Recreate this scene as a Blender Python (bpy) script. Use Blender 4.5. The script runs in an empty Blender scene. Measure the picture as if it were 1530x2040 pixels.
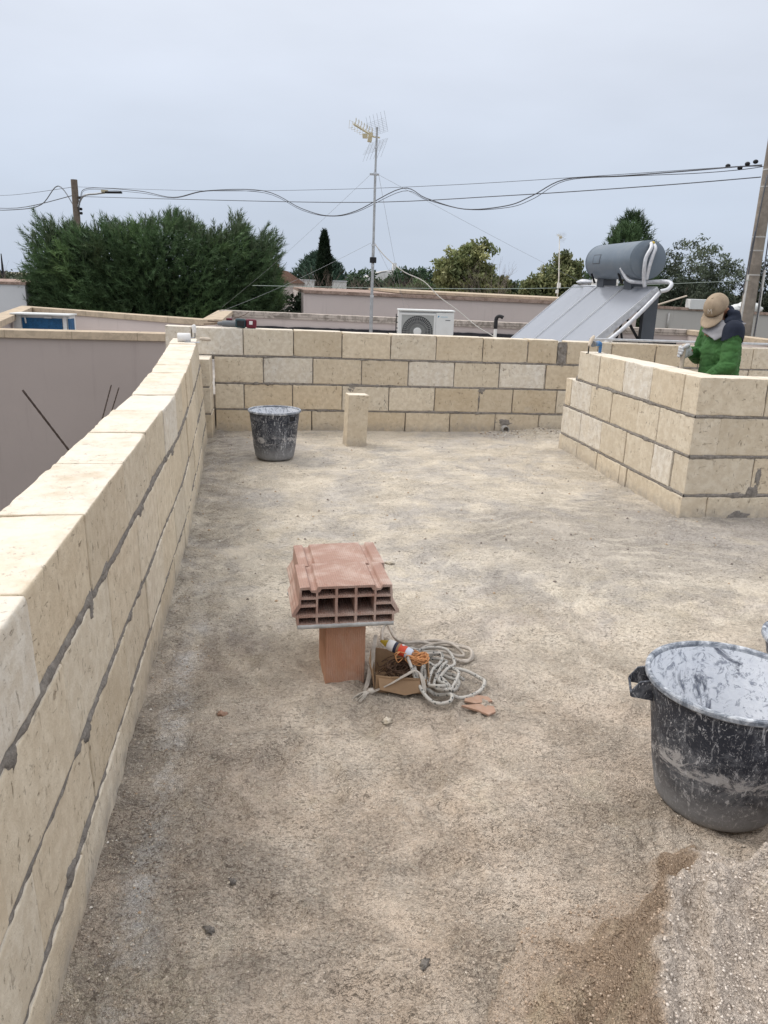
import bpy, bmesh, math, random
import numpy as np
from mathutils import Vector, Matrix, Euler, noise
random.seed(7)
RNG = np.random.default_rng(11)
SC = bpy.context.scene
COL = SC.collection
PI = math.pi
V = Vector
R = math.radians
def rnd(a, b): return random.uniform(a, b)
def nz(x, y, z=0.0): return noise.noise((x, y, z))
def lerp(a, b, t): return a + (b - a) * t
def sstep(a, b, x):
    t = min(1.0, max(0.0, (x - a) / (b - a)))
    return t * t * (3 - 2 * t)

# ------------------------------------------------------------------ objects
def tag(o, label=None, cat=None, group=None, kind=None):
    if label: o['label'] = label
    if cat: o['category'] = cat
    if group: o['group'] = group
    if kind: o['kind'] = kind
    return o
def thing(name, label, cat, loc=(0, 0, 0), rotz=0.0, group=None):
    o = bpy.data.objects.new(name, None)
    COL.objects.link(o)
    o.empty_display_size = .05
    o.location = loc
    o.rotation_euler = (0, 0, rotz)
    return tag(o, label, cat, group)
def link(name, me, parent=None, loc=(0, 0, 0)):
    o = bpy.data.objects.new(name, me)
    COL.objects.link(o)
    o.location = loc
    if parent is not None: o.parent = parent
    return o
def np_mesh(name, verts, faces, mats, smooth=True, cols=None, fm=None):
    """faces: (n,k) array or list of lists"""
    me = bpy.data.meshes.new(name)
    verts = np.asarray(verts, dtype=np.float32).reshape(-1, 3)
    if isinstance(faces, np.ndarray):
        k = faces.shape[1]; n = faces.shape[0]
        flat = faces.astype(np.int32).ravel()
        starts = (np.arange(n) * k).astype(np.int32)
    else:
        n = len(faces)
        lens = np.array([len(f) for f in faces], dtype=np.int32)
        flat = np.array([i for f in faces for i in f], dtype=np.int32)
        starts = np.concatenate([[0], np.cumsum(lens)[:-1]]).astype(np.int32)
    me.vertices.add(len(verts)); me.vertices.foreach_set('co', verts.ravel())
    me.loops.add(len(flat)); me.loops.foreach_set('vertex_index', flat)
    me.polygons.add(n); me.polygons.foreach_set('loop_start', starts)
    if fm is not None: me.polygons.foreach_set('material_index', np.asarray(fm, dtype=np.int32))
    me.polygons.foreach_set('use_smooth', np.full(n, smooth, dtype=bool))
    if not isinstance(mats, (list, tuple)): mats = [mats]
    for m in mats: me.materials.append(m)
    if cols is not None:
        ca = me.color_attributes.new('Col', 'FLOAT_COLOR', 'POINT')
        c = np.ones((len(verts), 4), dtype=np.float32); c[:, :3] = np.asarray(cols)
        ca.data.foreach_set('color', c.ravel())
    me.update(calc_edges=True); me.validate()
    return me

class MB:
    """collects shapes; build() links them as ONE mesh object"""
    def __init__(self): self.v = []; self.f = []; self.m = []; self.c = []; self.col = None; self.mi = 0
    def add(self, vs, fs):
        o = len(self.v)
        self.v += [tuple(p) for p in vs]
        self.f += [[i + o for i in f] for f in fs]
        self.m += [self.mi] * len(fs)
        if self.col is not None: self.c += [self.col] * len(vs)
        return self
    def box(self, c, s, rot=None, bev=0.0):
        x, y, z = s[0] / 2, s[1] / 2, s[2] / 2
        if bev > 0:
            bm = bmesh.new()
            bmesh.ops.create_cube(bm, size=1.0, matrix=Matrix.Diagonal((s[0], s[1], s[2], 1)))
            bmesh.ops.bevel(bm, geom=bm.edges[:], offset=bev, segments=2, profile=.5, affect='EDGES')
            vs = [v.co.copy() for v in bm.verts]; bm.verts.index_update()
            fs = [[v.index for v in f.verts] for f in bm.faces]
            bm.free()
        else:
            vs = [V((a * x, b * y, d * z)) for a in (-1, 1) for b in (-1, 1) for d in (-1, 1)]
            fs = [(0, 1, 3, 2), (4, 6, 7, 5), (0, 4, 5, 1), (2, 3, 7, 6), (0, 2, 6, 4), (1, 5, 7, 3)]
        if rot is not None:
            m = rot if isinstance(rot, Matrix) else Euler(rot).to_matrix()
            vs = [m @ p for p in vs]
        c = V(c)
        return self.add([p + c for p in vs], fs)
    def tube(self, pts, r, n=8, caps=True, smooth_sub=0):
        pts = [V(p) for p in pts]
        if smooth_sub: pts = catmull(pts, smooth_sub)
        k = len(pts)
        rs = r if isinstance(r, (list, tuple)) else [r] * k
        if len(rs) != k: rs = [np.interp(i / (k - 1), np.linspace(0, 1, len(rs)), rs) for i in range(k)]
        vs, fs = [], []
        t0 = (pts[1] - pts[0]).normalized()
        a = V((0, 0, 1)) if abs(t0.z) < .9 else V((1, 0, 0))
        u = t0.cross(a).normalized()
        for i, p in enumerate(pts):
            t = (pts[min(i + 1, k - 1)] - pts[max(i - 1, 0)])
            t = t.normalized() if t.length > 1e-9 else t0
            u = (u - t * u.dot(t))
            u = u.normalized() if u.length > 1e-6 else t.orthogonal().normalized()
            w = t.cross(u)
            for j in range(n):
                an = 2 * PI * j / n
                vs.append(p + (u * math.cos(an) + w * math.sin(an)) * rs[i])
        for i in range(k - 1):
            for j in range(n):
                fs.append((i * n + j, i * n + (j + 1) % n, (i + 1) * n + (j + 1) % n, (i + 1) * n + j))
        if caps:
            fs.append(tuple(range(n - 1, -1, -1))); fs.append(tuple(range((k - 1) * n, k * n)))
        return self.add(vs, fs)
    def lathe(self, prof, n=32, c=(0, 0, 0), rot=None, jit=0.0, caps=False):
        vs, fs = [], []
        for i, (r, z) in enumerate(prof):
            for j in range(n):
                an = 2 * PI * j / n
                rr = r * (1 + jit * nz(math.cos(an) * 1.3, math.sin(an) * 1.3, z * 3))
                vs.append(V((rr * math.cos(an), rr * math.sin(an), z)))
        for i in range(len(prof) - 1):
            for j in range(n):
                fs.append((i * n + j, i * n + (j + 1) % n, (i + 1) * n + (j + 1) % n, (i + 1) * n + j))
        if caps and prof[0][0] > 1e-6: fs.append(tuple(range(n - 1, -1, -1)))
        if caps and prof[-1][0] > 1e-6: fs.append(tuple(range((len(prof) - 1) * n, len(prof) * n)))
        if rot is not None:
            m = rot if isinstance(rot, Matrix) else Euler(rot).to_matrix()
            vs = [m @ p for p in vs]
        c = V(c)
        return self.add([p + c for p in vs], fs)
    def ell(self, c, r, rot=None, n=16, k=10, jit=0.0, js=3.0):
        vs, fs = [], []
        for i in range(k + 1):
            th = PI * i / k
            for j in range(n):
                an = 2 * PI * j / n
                d = V((math.sin(th) * math.cos(an), math.sin(th) * math.sin(an), math.cos(th)))
                s = 1 + jit * nz(d.x * js + c[0] * 7, d.y * js + c[1] * 7, d.z * js + c[2] * 5)
                vs.append(V((d.x * r[0], d.y * r[1], d.z * r[2])) * s)
        for i in range(k):
            for j in range(n):
                fs.append((i * n + j, (i + 1) * n + j, (i + 1) * n + (j + 1) % n, i * n + (j + 1) % n))
        if rot is not None:
            m = rot if isinstance(rot, Matrix) else Euler(rot).to_matrix()
            vs = [m @ p for p in vs]
        c = V(c)
        return self.add([p + c for p in vs], fs)
    def quad(self, a, b, c, d): return self.add([a, b, c, d], [(0, 1, 2, 3)])
    def prism(self, poly, z0, z1, fn=lambda x, y, z: (x, y, z)):
        n = len(poly)
        vs = [fn(x, y, z0) for x, y in poly] + [fn(x, y, z1) for x, y in poly]
        fs = [(i, (i + 1) % n, n + (i + 1) % n, n + i) for i in range(n)]
        fs += [tuple(range(n - 1, -1, -1)), tuple(range(n, 2 * n))]
        return self.add(vs, fs)
    def build(self, name, mats, parent=None, loc=(0, 0, 0), smooth=False, bevel=0.0, auto=None):
        me = np_mesh(name, self.v, self.f, mats, smooth, self.c if self.c else None, self.m)
        bm = bmesh.new(); bm.from_mesh(me)
        if smooth: bmesh.ops.remove_doubles(bm, verts=bm.verts[:], dist=1e-5)
        bmesh.ops.recalc_face_normals(bm, faces=bm.faces[:])
        bm.to_mesh(me); bm.free()
        if auto is not None:
            me.set_sharp_from_angle(angle=R(auto))
        o = link(name, me, parent, loc)
        if bevel:
            b = o.modifiers.new('bevel', 'BEVEL'); b.width = bevel; b.segments = 2; b.limit_method = 'ANGLE'; b.angle_limit = R(40)
        return o
def catmull(pts, sub):
    out = []
    n = len(pts)
    for i in range(n - 1):
        p0 = pts[max(i - 1, 0)]; p1 = pts[i]; p2 = pts[i + 1]; p3 = pts[min(i + 2, n - 1)]
        for j in range(sub):
            t = j / sub
            out.append(.5 * ((2 * p1) + (p2 - p0) * t + (2 * p0 - 5 * p1 + 4 * p2 - p3) * t * t + (3 * p1 - p0 - 3 * p2 + p3) * t ** 3))
    out.append(pts[-1])
    return out
def union(parts, voxel, smooth=4, fn=None):
    """voxel-remesh a set of tapered limbs / ellipsoids into one continuous skin; returns (verts, faces)"""
    mb = MB()
    for p in parts:
        if p[0] == 'e': mb.ell(p[1], p[2], p[3] if len(p) > 3 else None, 18, 12)
        else:
            _, a, ra, b, rb = p[:5]
            a, b = V(a), V(b)
            mb.tube([a, b], [ra, rb], 14)
            mb.ell(a, (ra,) * 3, None, 14, 8); mb.ell(b, (rb,) * 3, None, 14, 8)
    o = mb.build('tmp_union', [], smooth=True)
    m = o.modifiers.new('r', 'REMESH'); m.mode = 'VOXEL'; m.voxel_size = voxel
    if smooth:
        s = o.modifiers.new('s', 'SMOOTH'); s.factor = .5; s.iterations = smooth
    dg = bpy.context.evaluated_depsgraph_get()
    me = bpy.data.meshes.new_from_object(o.evaluated_get(dg))
    vs = [v.co.copy() for v in me.vertices]
    ns = [v.normal.copy() for v in me.vertices]
    fs = [list(p.vertices) for p in me.polygons]
    bpy.data.objects.remove(o); bpy.data.meshes.remove(me)
    if fn: vs = [fn(p, n) for p, n in zip(vs, ns)]
    return vs, fs
def union_obj(name, parts, voxel, mat, parent=None, smooth=4, fn=None, loc=(0, 0, 0)):
    vs, fs = union(parts, voxel, smooth, fn)
    return link(name, np_mesh(name, vs, fs, mat, True), parent, loc)
def curve_fill(name, splines, extrude):
    """flat filled outline with holes -> (verts, faces), lying in XY, thickness along Z"""
    cu = bpy.data.curves.new('tmp', 'CURVE'); cu.dimensions = '2D'; cu.fill_mode = 'BOTH'; cu.extrude = extrude / 2
    for pts in splines:
        s = cu.splines.new('POLY'); s.points.add(len(pts) - 1)
        for i, (x, y) in enumerate(pts): s.points[i].co = (x, y, 0, 1)
        s.use_cyclic_u = True
    o = bpy.data.objects.new('tmp', cu); COL.objects.link(o)
    dg = bpy.context.evaluated_depsgraph_get()
    me = bpy.data.meshes.new_from_object(o.evaluated_get(dg))
    vs = [v.co.copy() for v in me.vertices]; fs = [list(p.vertices) for p in me.polygons]
    bpy.data.objects.remove(o); bpy.data.curves.remove(cu); bpy.data.meshes.remove(me)
    return vs, fs
def text_geo(body, size, extrude):
    cu = bpy.data.curves.new('tmp', 'FONT'); cu.body = body; cu.size = size; cu.extrude = extrude; cu.align_x = 'CENTER'; cu.align_y = 'CENTER'
    o = bpy.data.objects.new('tmp', cu); COL.objects.link(o)
    dg = bpy.context.evaluated_depsgraph_get()
    me = bpy.data.meshes.new_from_object(o.evaluated_get(dg))
    vs = [v.co.copy() for v in me.vertices]; fs = [list(p.vertices) for p in me.polygons]
    bpy.data.objects.remove(o); bpy.data.curves.remove(cu); bpy.data.meshes.remove(me)
    return vs, fs

# ------------------------------------------------------------------ materials
class NB:
    def __init__(self, name):
        self.m = bpy.data.materials.new(name); self.m.use_nodes = True
        self.t = self.m.node_tree; self.t.nodes.clear()
        self.out = self.n('ShaderNodeOutputMaterial')
        self.p = self.n('ShaderNodeBsdfPrincipled')
        self.l(self.p.outputs[0], self.out.inputs[0])
        self.tc = self.n('ShaderNodeTexCoord')
        self.co = self.tc.outputs['Object']
    def n(self, typ, **kw):
        x = self.t.nodes.new(typ)
        for k, v in kw.items(): setattr(x, k, v)
        return x
    def l(self, a, b): self.t.links.new(a, b)
    def set(self, node, **kw):
        for k, v in kw.items():
            s = node.inputs[k]
            if hasattr(v, 'is_linked') or isinstance(v, bpy.types.NodeSocket): self.l(v, s)
            else: s.default_value = v
    def noise(self, scale, detail=4, rough=.55, dist=0.0, vec=None, out=0):
        x = self.n('ShaderNodeTexNoise'); x.inputs['Scale'].default_value = scale; x.inputs['Detail'].default_value = detail
        x.inputs['Roughness'].default_value = rough; x.inputs['Distortion'].default_value = dist
        self.l(vec or self.co, x.inputs['Vector']); return x.outputs[out]
    def vor(self, scale, feature='F1', vec=None, out='Distance', rand=1.0):
        x = self.n('ShaderNodeTexVoronoi', feature=feature); x.inputs['Scale'].default_value = scale; x.inputs['Randomness'].default_value = rand
        self.l(vec or self.co, x.inputs['Vector']); return x.outputs[out]
    def mapping(self, scale=(1, 1, 1), rot=(0, 0, 0), loc=(0, 0, 0), vec=None):
        x = self.n('ShaderNodeMapping'); x.inputs['Scale'].default_value = scale; x.inputs['Rotation'].default_value = rot; x.inputs['Location'].default_value = loc
        self.l(vec or self.co, x.inputs['Vector']); return x.outputs[0]
    def ramp(self, fac, stops, interp='LINEAR'):
        x = self.n('ShaderNodeValToRGB'); x.color_ramp.interpolation = interp
        els = x.color_ramp.elements
        while len(els) < len(stops): els.new(.5)
        for e, (p, c) in zip(els, stops):
            e.position = p
            e.color = (c, c, c, 1) if not isinstance(c, (tuple, list)) else (*c[:3], 1)
        self.l(fac, x.inputs[0]); return x.outputs[0]
    def mix(self, fac, a, b, mode='MIX'):
        x = self.n('ShaderNodeMix', data_type='RGBA', blend_type=mode)
        for k, v in ((0, fac), (6, a), (7, b)):
            s = x.inputs[k]
            if isinstance(v, bpy.types.NodeSocket): self.l(v, s)
            elif isinstance(v, (tuple, list)): s.default_value = (*v[:3], 1)
            else: s.default_value = v if k == 0 else (v, v, v, 1)
        return x.outputs[2]
    def math(self, op, a, b=None, c=None, clamp=False):
        x = self.n('ShaderNodeMath', operation=op, use_clamp=clamp)
        for s, v in zip(x.inputs, (a, b, c)):
            if v is None: continue
            if isinstance(v, bpy.types.NodeSocket): self.l(v, s)
            else: s.default_value = v
        return x.outputs[0]
    def mul(self, a, b): return self.math('MULTIPLY', a, b)
    def addn(self, a, b): return self.math('ADD', a, b)
    def attr(self, name='Col'):
        x = self.n('ShaderNodeVertexColor', layer_name=name); return x.outputs[0]
    def xyz(self, vec=None):
        x = self.n('ShaderNodeSeparateXYZ'); self.l(vec or self.co, x.inputs[0]); return x.outputs
    def bump(self, h, strength=.5, dist=.005):
        b = self.n('ShaderNodeBump'); b.inputs['Strength'].default_value = strength; b.inputs['Distance'].default_value = dist
        self.l(h, b.inputs['Height'])
        if self.p.inputs['Normal'].is_linked:
            self.l(self.p.inputs['Normal'].links[0].from_socket, b.inputs['Normal'])
        self.l(b.outputs[0], self.p.inputs['Normal'])
    def done(self, color, rough=.8, metal=0.0, spec=.3):
        p = self.p
        if isinstance(color, bpy.types.NodeSocket): self.l(color, p.inputs['Base Color'])
        else: p.inputs['Base Color'].default_value = (*color[:3], 1)
        if isinstance(rough, bpy.types.NodeSocket): self.l(rough, p.inputs['Roughness'])
        else: p.inputs['Roughness'].default_value = rough
        p.inputs['Metallic'].default_value = metal
        p.inputs['Specular IOR Level'].default_value = spec
        return self.m
def simple(name, col, rough=.7, metal=0.0, var=.18, scale=6.0, bump=.15, bscale=80.0, dirt=None, dscale=3.0, damt=.35, spec=.3):
    b = NB(name)
    f = b.noise(scale, 5, .6)
    lo = tuple(c * (1 - var) for c in col); hi = tuple(min(1, c * (1 + var)) for c in col)
    c = b.ramp(f, [(.3, lo), (.7, hi)])
    if dirt is not None:
        d = b.ramp(b.noise(dscale, 6, .65), [(.48, 0.0), (.62, damt)])
        c = b.mix(d, c, dirt)
    if bump: b.bump(b.noise(bscale, 3, .6), bump, .003)
    return b.done(c, rough, metal, spec)
# ---- material library
def mat_stone():
    b = NB('tufa_stone')
    base = b.attr()
    n1 = b.noise(3.5, 5, .6); n2 = b.noise(22, 5, .65)
    c = b.mix(b.ramp(n1, [(.3, 0.0), (.7, .5)]), base, (.735, .652, .515))
    c = b.mix(b.ramp(n2, [(.42, .35), (.62, 0.0)]), c, (.42, .33, .22))
    # saw marks: long faint streaks in two directions
    st = b.noise(9, 4, .7, 0, b.mapping((1, 1, 7), (0, .2, 0)))
    c = b.mix(b.ramp(st, [(.5, 0.0), (.75, .15)]), c, (.50, .42, .32))
    # pits: short dark strokes
    wv = b.mapping((1, 1, .38), (.25, .3, 0))
    pits = b.noise(58, 4, .66, .5, wv)
    area = b.ramp(b.noise(5.2, 5, .7), [(.42, 0.0), (.57, 1.0)])
    pm = b.mul(b.ramp(pits, [(.615, 0.0), (.66, 1.0)]), area)
    wv2 = b.mapping((.35, .35, 1.1), (.1, .2, .3), (3, 1, 2))
    p2 = b.noise(50, 4, .66, .7, wv2)
    area2 = b.ramp(b.noise(4, 3, .6, 0, b.mapping((1, 1, 1), (0, 0, 0), (9, 4, 2))), [(.47, 0.0), (.60, 1.0)])
    pm2 = b.mul(b.ramp(p2, [(.625, 0.0), (.67, 1.0)]), area2)
    pm = b.math('MAXIMUM', pm, pm2)
    c = b.mix(b.mul(pm, .72), c, (.20, .155, .11))
    # cement splashed along the foot of the wall and dribbled from the beds
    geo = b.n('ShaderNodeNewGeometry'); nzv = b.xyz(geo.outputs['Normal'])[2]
    dust_or_toplight = b.mul(b.ramp(nzv, [(.72, 0.0), (.93, 1.0)]), b.ramp(b.noise(7, 6, .7), [(.33, .15), (.58, .85)]))   # bright top light painted into the colour of upward faces
    c = b.mix(dust_or_toplight, c, (.74, .675, .585))
    z = b.xyz(b.tc.outputs['Object'])[2]
    zn = b.addn(z, b.mul(b.addn(b.noise(6, 5, .7), -.5), .16))
    spl = b.math('MULTIPLY', b.ramp(zn, [(.02, 1.0), (.10, 0.0)]), b.ramp(b.noise(14, 5, .7), [(.38, .25), (.6, 1.0)]))
    c = b.mix(b.mul(spl, .7), c, (.31, .28, .25))
    grey = b.ramp(b.noise(2.2, 6, .72, .5), [(.62, 0.0), (.72, .32)])
    c = b.mix(grey, c, (.44, .41, .37))
    h = b.addn(b.mul(b.noise(120, 3, .6), .5), b.addn(b.mul(n2, .9), b.mul(pm, -1.6)))
    h = b.addn(h, b.mul(b.noise(420, 2, .5), .18))
    b.bump(h, .55, .006)
    return b.done(c, .92, 0, .15)
def mat_mortar():
    b = NB('grey_mortar')
    n = b.noise(30, 6, .7)
    c = b.ramp(n, [(.3, (.16, .145, .13)), (.52, (.265, .24, .215)), (.72, (.37, .34, .30))])
    b.bump(b.addn(b.noise(90, 5, .7), b.mul(b.noise(300, 2), .4)), .9, .008)
    return b.done(c, .95, 0, .1)
def mat_floor():
    b = NB('dusty_screed')
    co = b.co
    x, y, z = b.xyz()
    big = b.noise(.75, 5, .62, .4); mid = b.noise(2.6, 6, .66, .5); fine = b.noise(13, 6, .7)
    grey = b.mix(fine, (.40, .365, .33), (.60, .555, .50))
    sand = b.mix(fine, (.56, .485, .385), (.72, .65, .545))
    brown = b.mix(fine, (.515, .41, .32), (.70, .585, .475))
    # far half: pale tufa dust over grey cement;  near half: brown mason sand
    f1 = b.ramp(b.addn(mid, b.mul(b.addn(big, -.5), .9)), [(.36, 0.0), (.56, 1.0)])
    c = b.mix(f1, grey, sand)
    ny = b.math('DIVIDE', b.addn(y, b.mul(b.addn(big, -.5), 2.6)), 8.0)
    near = b.ramp(ny, [(.25, 1.0), (.46, 0.0)])
    bm_ = b.mix(b.ramp(mid, [(.40, 0.0), (.62, .75)]), brown, b.mix(.6, grey, (.60, .515, .42)))
    c = b.mix(near, c, bm_)
    br2 = b.ramp(b.noise(1.6, 6, .72, .6, b.mapping(loc=(2, 5, 8))), [(.46, 0.0), (.62, .6)])
    c = b.mix(b.mul(br2, near), c, b.mix(fine, (.36, .275, .20), (.50, .40, .305)))
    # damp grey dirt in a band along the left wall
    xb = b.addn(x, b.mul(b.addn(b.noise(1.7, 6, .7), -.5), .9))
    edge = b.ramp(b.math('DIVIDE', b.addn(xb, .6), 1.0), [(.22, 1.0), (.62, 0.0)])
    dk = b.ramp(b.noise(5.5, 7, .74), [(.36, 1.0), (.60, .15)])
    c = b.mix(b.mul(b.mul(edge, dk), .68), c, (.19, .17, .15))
    # grey smeared zone before the right-hand wall and mid-floor
    dx = b.math('DIVIDE', b.addn(x, -2.4), 1.6); dy = b.math('DIVIDE', b.addn(y, -4.5), 1.1)
    rr = b.addn(b.mul(dx, dx), b.mul(dy, dy))
    rg = b.ramp(b.addn(rr, b.mul(b.addn(mid, -.5), 2.0)), [(.3, .62), (1.0, 0.0)])
    c = b.mix(rg, c, b.mix(fine, (.25, .225, .205), (.42, .385, .35)))
    # white lime dust trodden into streaks beside the left wall and other pale dusting
    wl = b.math('ABSOLUTE', b.addn(x, b.addn(.325, b.mul(b.addn(b.noise(1.1, 3), -.5), -.22))))
    lime = b.mul(b.ramp(wl, [(.018, 1.0), (.075, 0.0)]), b.ramp(b.noise(3.2, 6, .74), [(.44, 0.0), (.58, 1.0)]))
    lime = b.mul(lime, b.ramp(b.math('DIVIDE', y, 8.0), [(.36, 1.0), (.52, 0.0)]))
    c = b.mix(b.mul(lime, .85), c, (.70, .68, .66))
    pale = b.ramp(b.noise(1.9, 7, .75, .8, b.mapping((1, 1, 1), (0, 0, 0), (4, 2, 0))), [(.56, 0.0), (.70, .6)])
    c = b.mix(pale, c, (.62, .54, .41))
    # dark specks and strokes: crumbs, gaps between grains
    sp = b.noise(75, 4, .68, 1.2, b.mapping((1, 1.7, 1), (0, 0, .3)))
    spa = b.ramp(b.noise(4, 5, .65), [(.34, .15), (.62, 1.0)])
    spk = b.mul(b.ramp(sp, [(.56, 0.0), (.66, 1.0)]), spa)
    c = b.mix(b.mul(spk, .5), c, (.10, .082, .066))
    sp3 = b.noise(24, 6, .75, 1.5, b.mapping((1, 2.4, 1), (0, 0, -.2), (2, 8, 1)))
    c = b.mix(b.ramp(sp3, [(.58, 0.0), (.66, .6)]), c, (.15, .13, .115))
    dbr = b.noise(33, 4, .7, .9, b.mapping((1.0, 1.25, 1), (0, 0, .5), (1, 6, 2)))
    dba = b.ramp(b.noise(2.4, 5, .7, .3, b.mapping(loc=(3, 9, 1))), [(.40, 0.0), (.58, 1.0)])
    c = b.mix(b.mul(b.mul(b.ramp(dbr, [(.595, 0.0), (.635, .85)]), dba), b.ramp(ny, [(.30, .25), (.5, 1.0)])), c, (.135, .118, .10))
    wip = b.noise(17, 6, .78, 1.0, b.mapping((1, 1.9, 1), (0, 0, .2), (8, 1, 1)))
    c = b.mix(b.ramp(wip, [(.56, 0.0), (.66, .5)]), c, (.70, .645, .55))
    arc = b.n('ShaderNodeTexWave', wave_type='RINGS', rings_direction='Z'); arc.inputs['Scale'].default_value = 2.3; arc.inputs['Distortion'].default_value = 14; arc.inputs['Detail'].default_value = 4; arc.inputs['Detail Scale'].default_value = .7; arc.inputs['Detail Roughness'].default_value = .6
    b.l(b.mapping((1, 1, 1), (0, 0, 0), (-2.2, -3.5, 0)), arc.inputs['Vector'])
    sw = b.mul(b.ramp(arc.outputs['Fac'], [(.62, 0.0), (.9, 1.0)]), b.ramp(b.noise(1.3, 4, .6, 0, b.mapping(loc=(6, 6, 6))), [(.45, 0.0), (.62, .42)]))
    c = b.mix(sw, c, b.mix(near, (.74, .675, .565), (.66, .555, .45)))
    sp2 = b.noise(190, 3, .7)
    c = b.mix(b.ramp(sp2, [(.36, .4), (.46, 0.0)]), c, (.17, .14, .11))
    c = b.mix(b.ramp(sp2, [(.60, 0.0), (.70, .42)]), c, (.66, .59, .49))
    grainy = b.addn(b.mul(near, .7), b.addn(.35, b.mul(edge, .35)))
    g1 = b.noise(88, 3, .7, .8); g2 = b.noise(46, 4, .72, 1.0, b.mapping((1, 1.3, 1), (0, 0, .4)))
    rough = b.ramp(b.noise(3.3, 5, .68, .4, b.mapping(loc=(7, 3, 0))), [(.38, .12), (.60, 1.0)])
    gm = b.mul(rough, grainy)
    c = b.mix(b.mul(b.ramp(g1, [(.40, .6), (.47, 0.0)]), gm), c, (.19, .15, .12))
    c = b.mix(b.mul(b.ramp(g1, [(.55, 0.0), (.66, .55)]), gm), c, (.62, .545, .44))
    c = b.mix(b.mul(b.ramp(g2, [(.36, .5), (.43, 0.0)]), b.mul(rough, .9)), c, (.20, .16, .13))
    h = b.addn(b.mul(b.mul(g1, gm), 1.5), b.addn(b.mul(b.mul(g2, rough), 1.1), b.mul(spk, -.5)))
    h = b.addn(h, b.mul(b.mul(b.vor(230), grainy), .3))
    b.bump(h, 1.0, .014)
    return b.done(c, .95, 0, .12)
def mat_sand():
    b = NB('coarse_sand')
    at = b.attr(); sx = b.n('ShaderNodeSeparateColor'); b.l(at, sx.inputs[0]); crust = sx.outputs[0]; thick = sx.outputs[1]; moist = sx.outputs[2]
    n = b.noise(60, 5, .7); g = b.vor(170); n0 = b.noise(9, 5, .6)
    c1 = b.mix(n, (.37, .27, .19), (.54, .42, .315))
    c2 = b.mix(n, (.56, .47, .39), (.76, .67, .58))
    c1 = b.mix(b.mul(moist, .8), c1, b.mix(n, (.31, .225, .16), (.46, .355, .265)))
    c = b.mix(b.math('MULTIPLY', crust, b.ramp(n0, [(.3, .75), (.6, 1.0)])), c1, c2)
    c = b.mix(b.ramp(b.noise(5, 5, .6, 0, b.mapping(loc=(5, 5, 5))), [(.58, 0.0), (.70, .5)]), c, (.58, .49, .35))
    c = b.mix(b.ramp(b.addn(thick, b.mul(b.addn(n0, -.5), .9)), [(.25, 1.0), (.75, 0.0)]), c, b.mix(n, (.515, .41, .32), (.70, .585, .475)))
    s = b.noise(210, 3, .7)
    c = b.mix(b.ramp(s, [(.34, .6), (.45, 0.0)]), c, (.14, .11, .085))
    c = b.mix(b.ramp(s, [(.6, 0.0), (.72, .5)]), c, (.68, .62, .54))
    g1 = b.noise(82, 3, .7, .6)
    c = b.mix(b.ramp(g1, [(.37, .6), (.45, 0.0)]), c, (.20, .155, .12))
    b.bump(b.addn(b.mul(g1, 1.6), b.addn(b.mul(g, .5), b.mul(b.noise(300, 2), .4))), 1.0, .014)
    return b.done(c, .95, 0, .1)
def mat_tub(inner=False):
    b = NB('lime_caked_plastic' if inner else 'splashed_black_plastic')
    if inner:
        n = b.noise(7, 7, .72, 1.2, b.mapping((1, 1, .55)))
        lime = b.mix(b.noise(40, 5, .7), (.60, .63, .69), (.86, .87, .89))
        c = b.mix(b.ramp(n, [(.56, 0.0), (.63, .9)]), lime, (.08, .09, .12))
        m2 = b.ramp(b.noise(26, 6, .78, 1.2), [(.53, 0.0), (.60, .8)])
        c = b.mix(m2, c, (.20, .22, .27))
        b.bump(b.addn(b.mul(b.noise(50, 5, .7), 1), b.mul(n, .6)), .6, .004)
        return b.done(c, .8, 0, .3)
    z = b.xyz()[2]
    base = b.mix(b.noise(6, 5), (.012, .015, .025), (.028, .033, .048))
    film = b.ramp(b.addn(b.noise(7.0, 8, .82, .8), b.mul(b.math('SUBTRACT', .22, z), .25)), [(.46, .03), (.63, .62)])
    c = b.mix(film, base, (.27, .28, .30))
    smear = b.noise(6.5, 9, .82, 1.6, b.mapping((1, 1, 2.0), (.5, .3, 0)))
    band = b.math('SUBTRACT', 1.0, b.math('MINIMUM', 1.0, b.math('ABSOLUTE', b.math('DIVIDE', b.addn(z, b.addn(-.19, b.mul(b.addn(b.noise(3, 2), -.5), -.12))), .07))))
    c = b.mix(b.ramp(b.addn(smear, b.mul(b.addn(band, -.5), .12)), [(.525, 0.0), (.59, .85)]), c, (.47, .46, .46))
    drip = b.noise(62, 5, .78, .8, b.mapping((1, 1, .30), (.2, .3, 0)))
    c = b.mix(b.mul(b.ramp(drip, [(.56, 0.0), (.62, .9)]), b.ramp(b.noise(5, 4), [(.38, 0.0), (.54, 1.0)])), c, (.56, .565, .59))
    spl = b.noise(95, 4, .78, 1.2, b.mapping((1, 1, .6), (.5, .4, .2)))
    c = b.mix(b.ramp(spl, [(.595, 0.0), (.64, .85)]), c, (.54, .54, .55))
    zz = b.addn(z, b.mul(b.addn(b.noise(8, 5, .7), -.5), .12))
    c = b.mix(b.ramp(zz, [(.04, .7), (.16, 0.0)]), c, (.27, .27, .275))
    b.bump(b.addn(b.mul(spl, .6), b.mul(b.noise(60, 4), .4)), .35, .003)
    return b.done(c, b.ramp(film, [(0.0, .5), (.6, .85)]), 0, .35)
def mat_rim():
    b = NB('lime_crusted_rim')
    n = b.noise(22, 7, .75, 1.0)
    c = b.ramp(n, [(.38, (.10, .115, .14)), (.5, (.26, .28, .315)), (.64, (.58, .60, .63))])
    b.bump(n, .5, .004)
    return b.done(c, .8)
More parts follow.
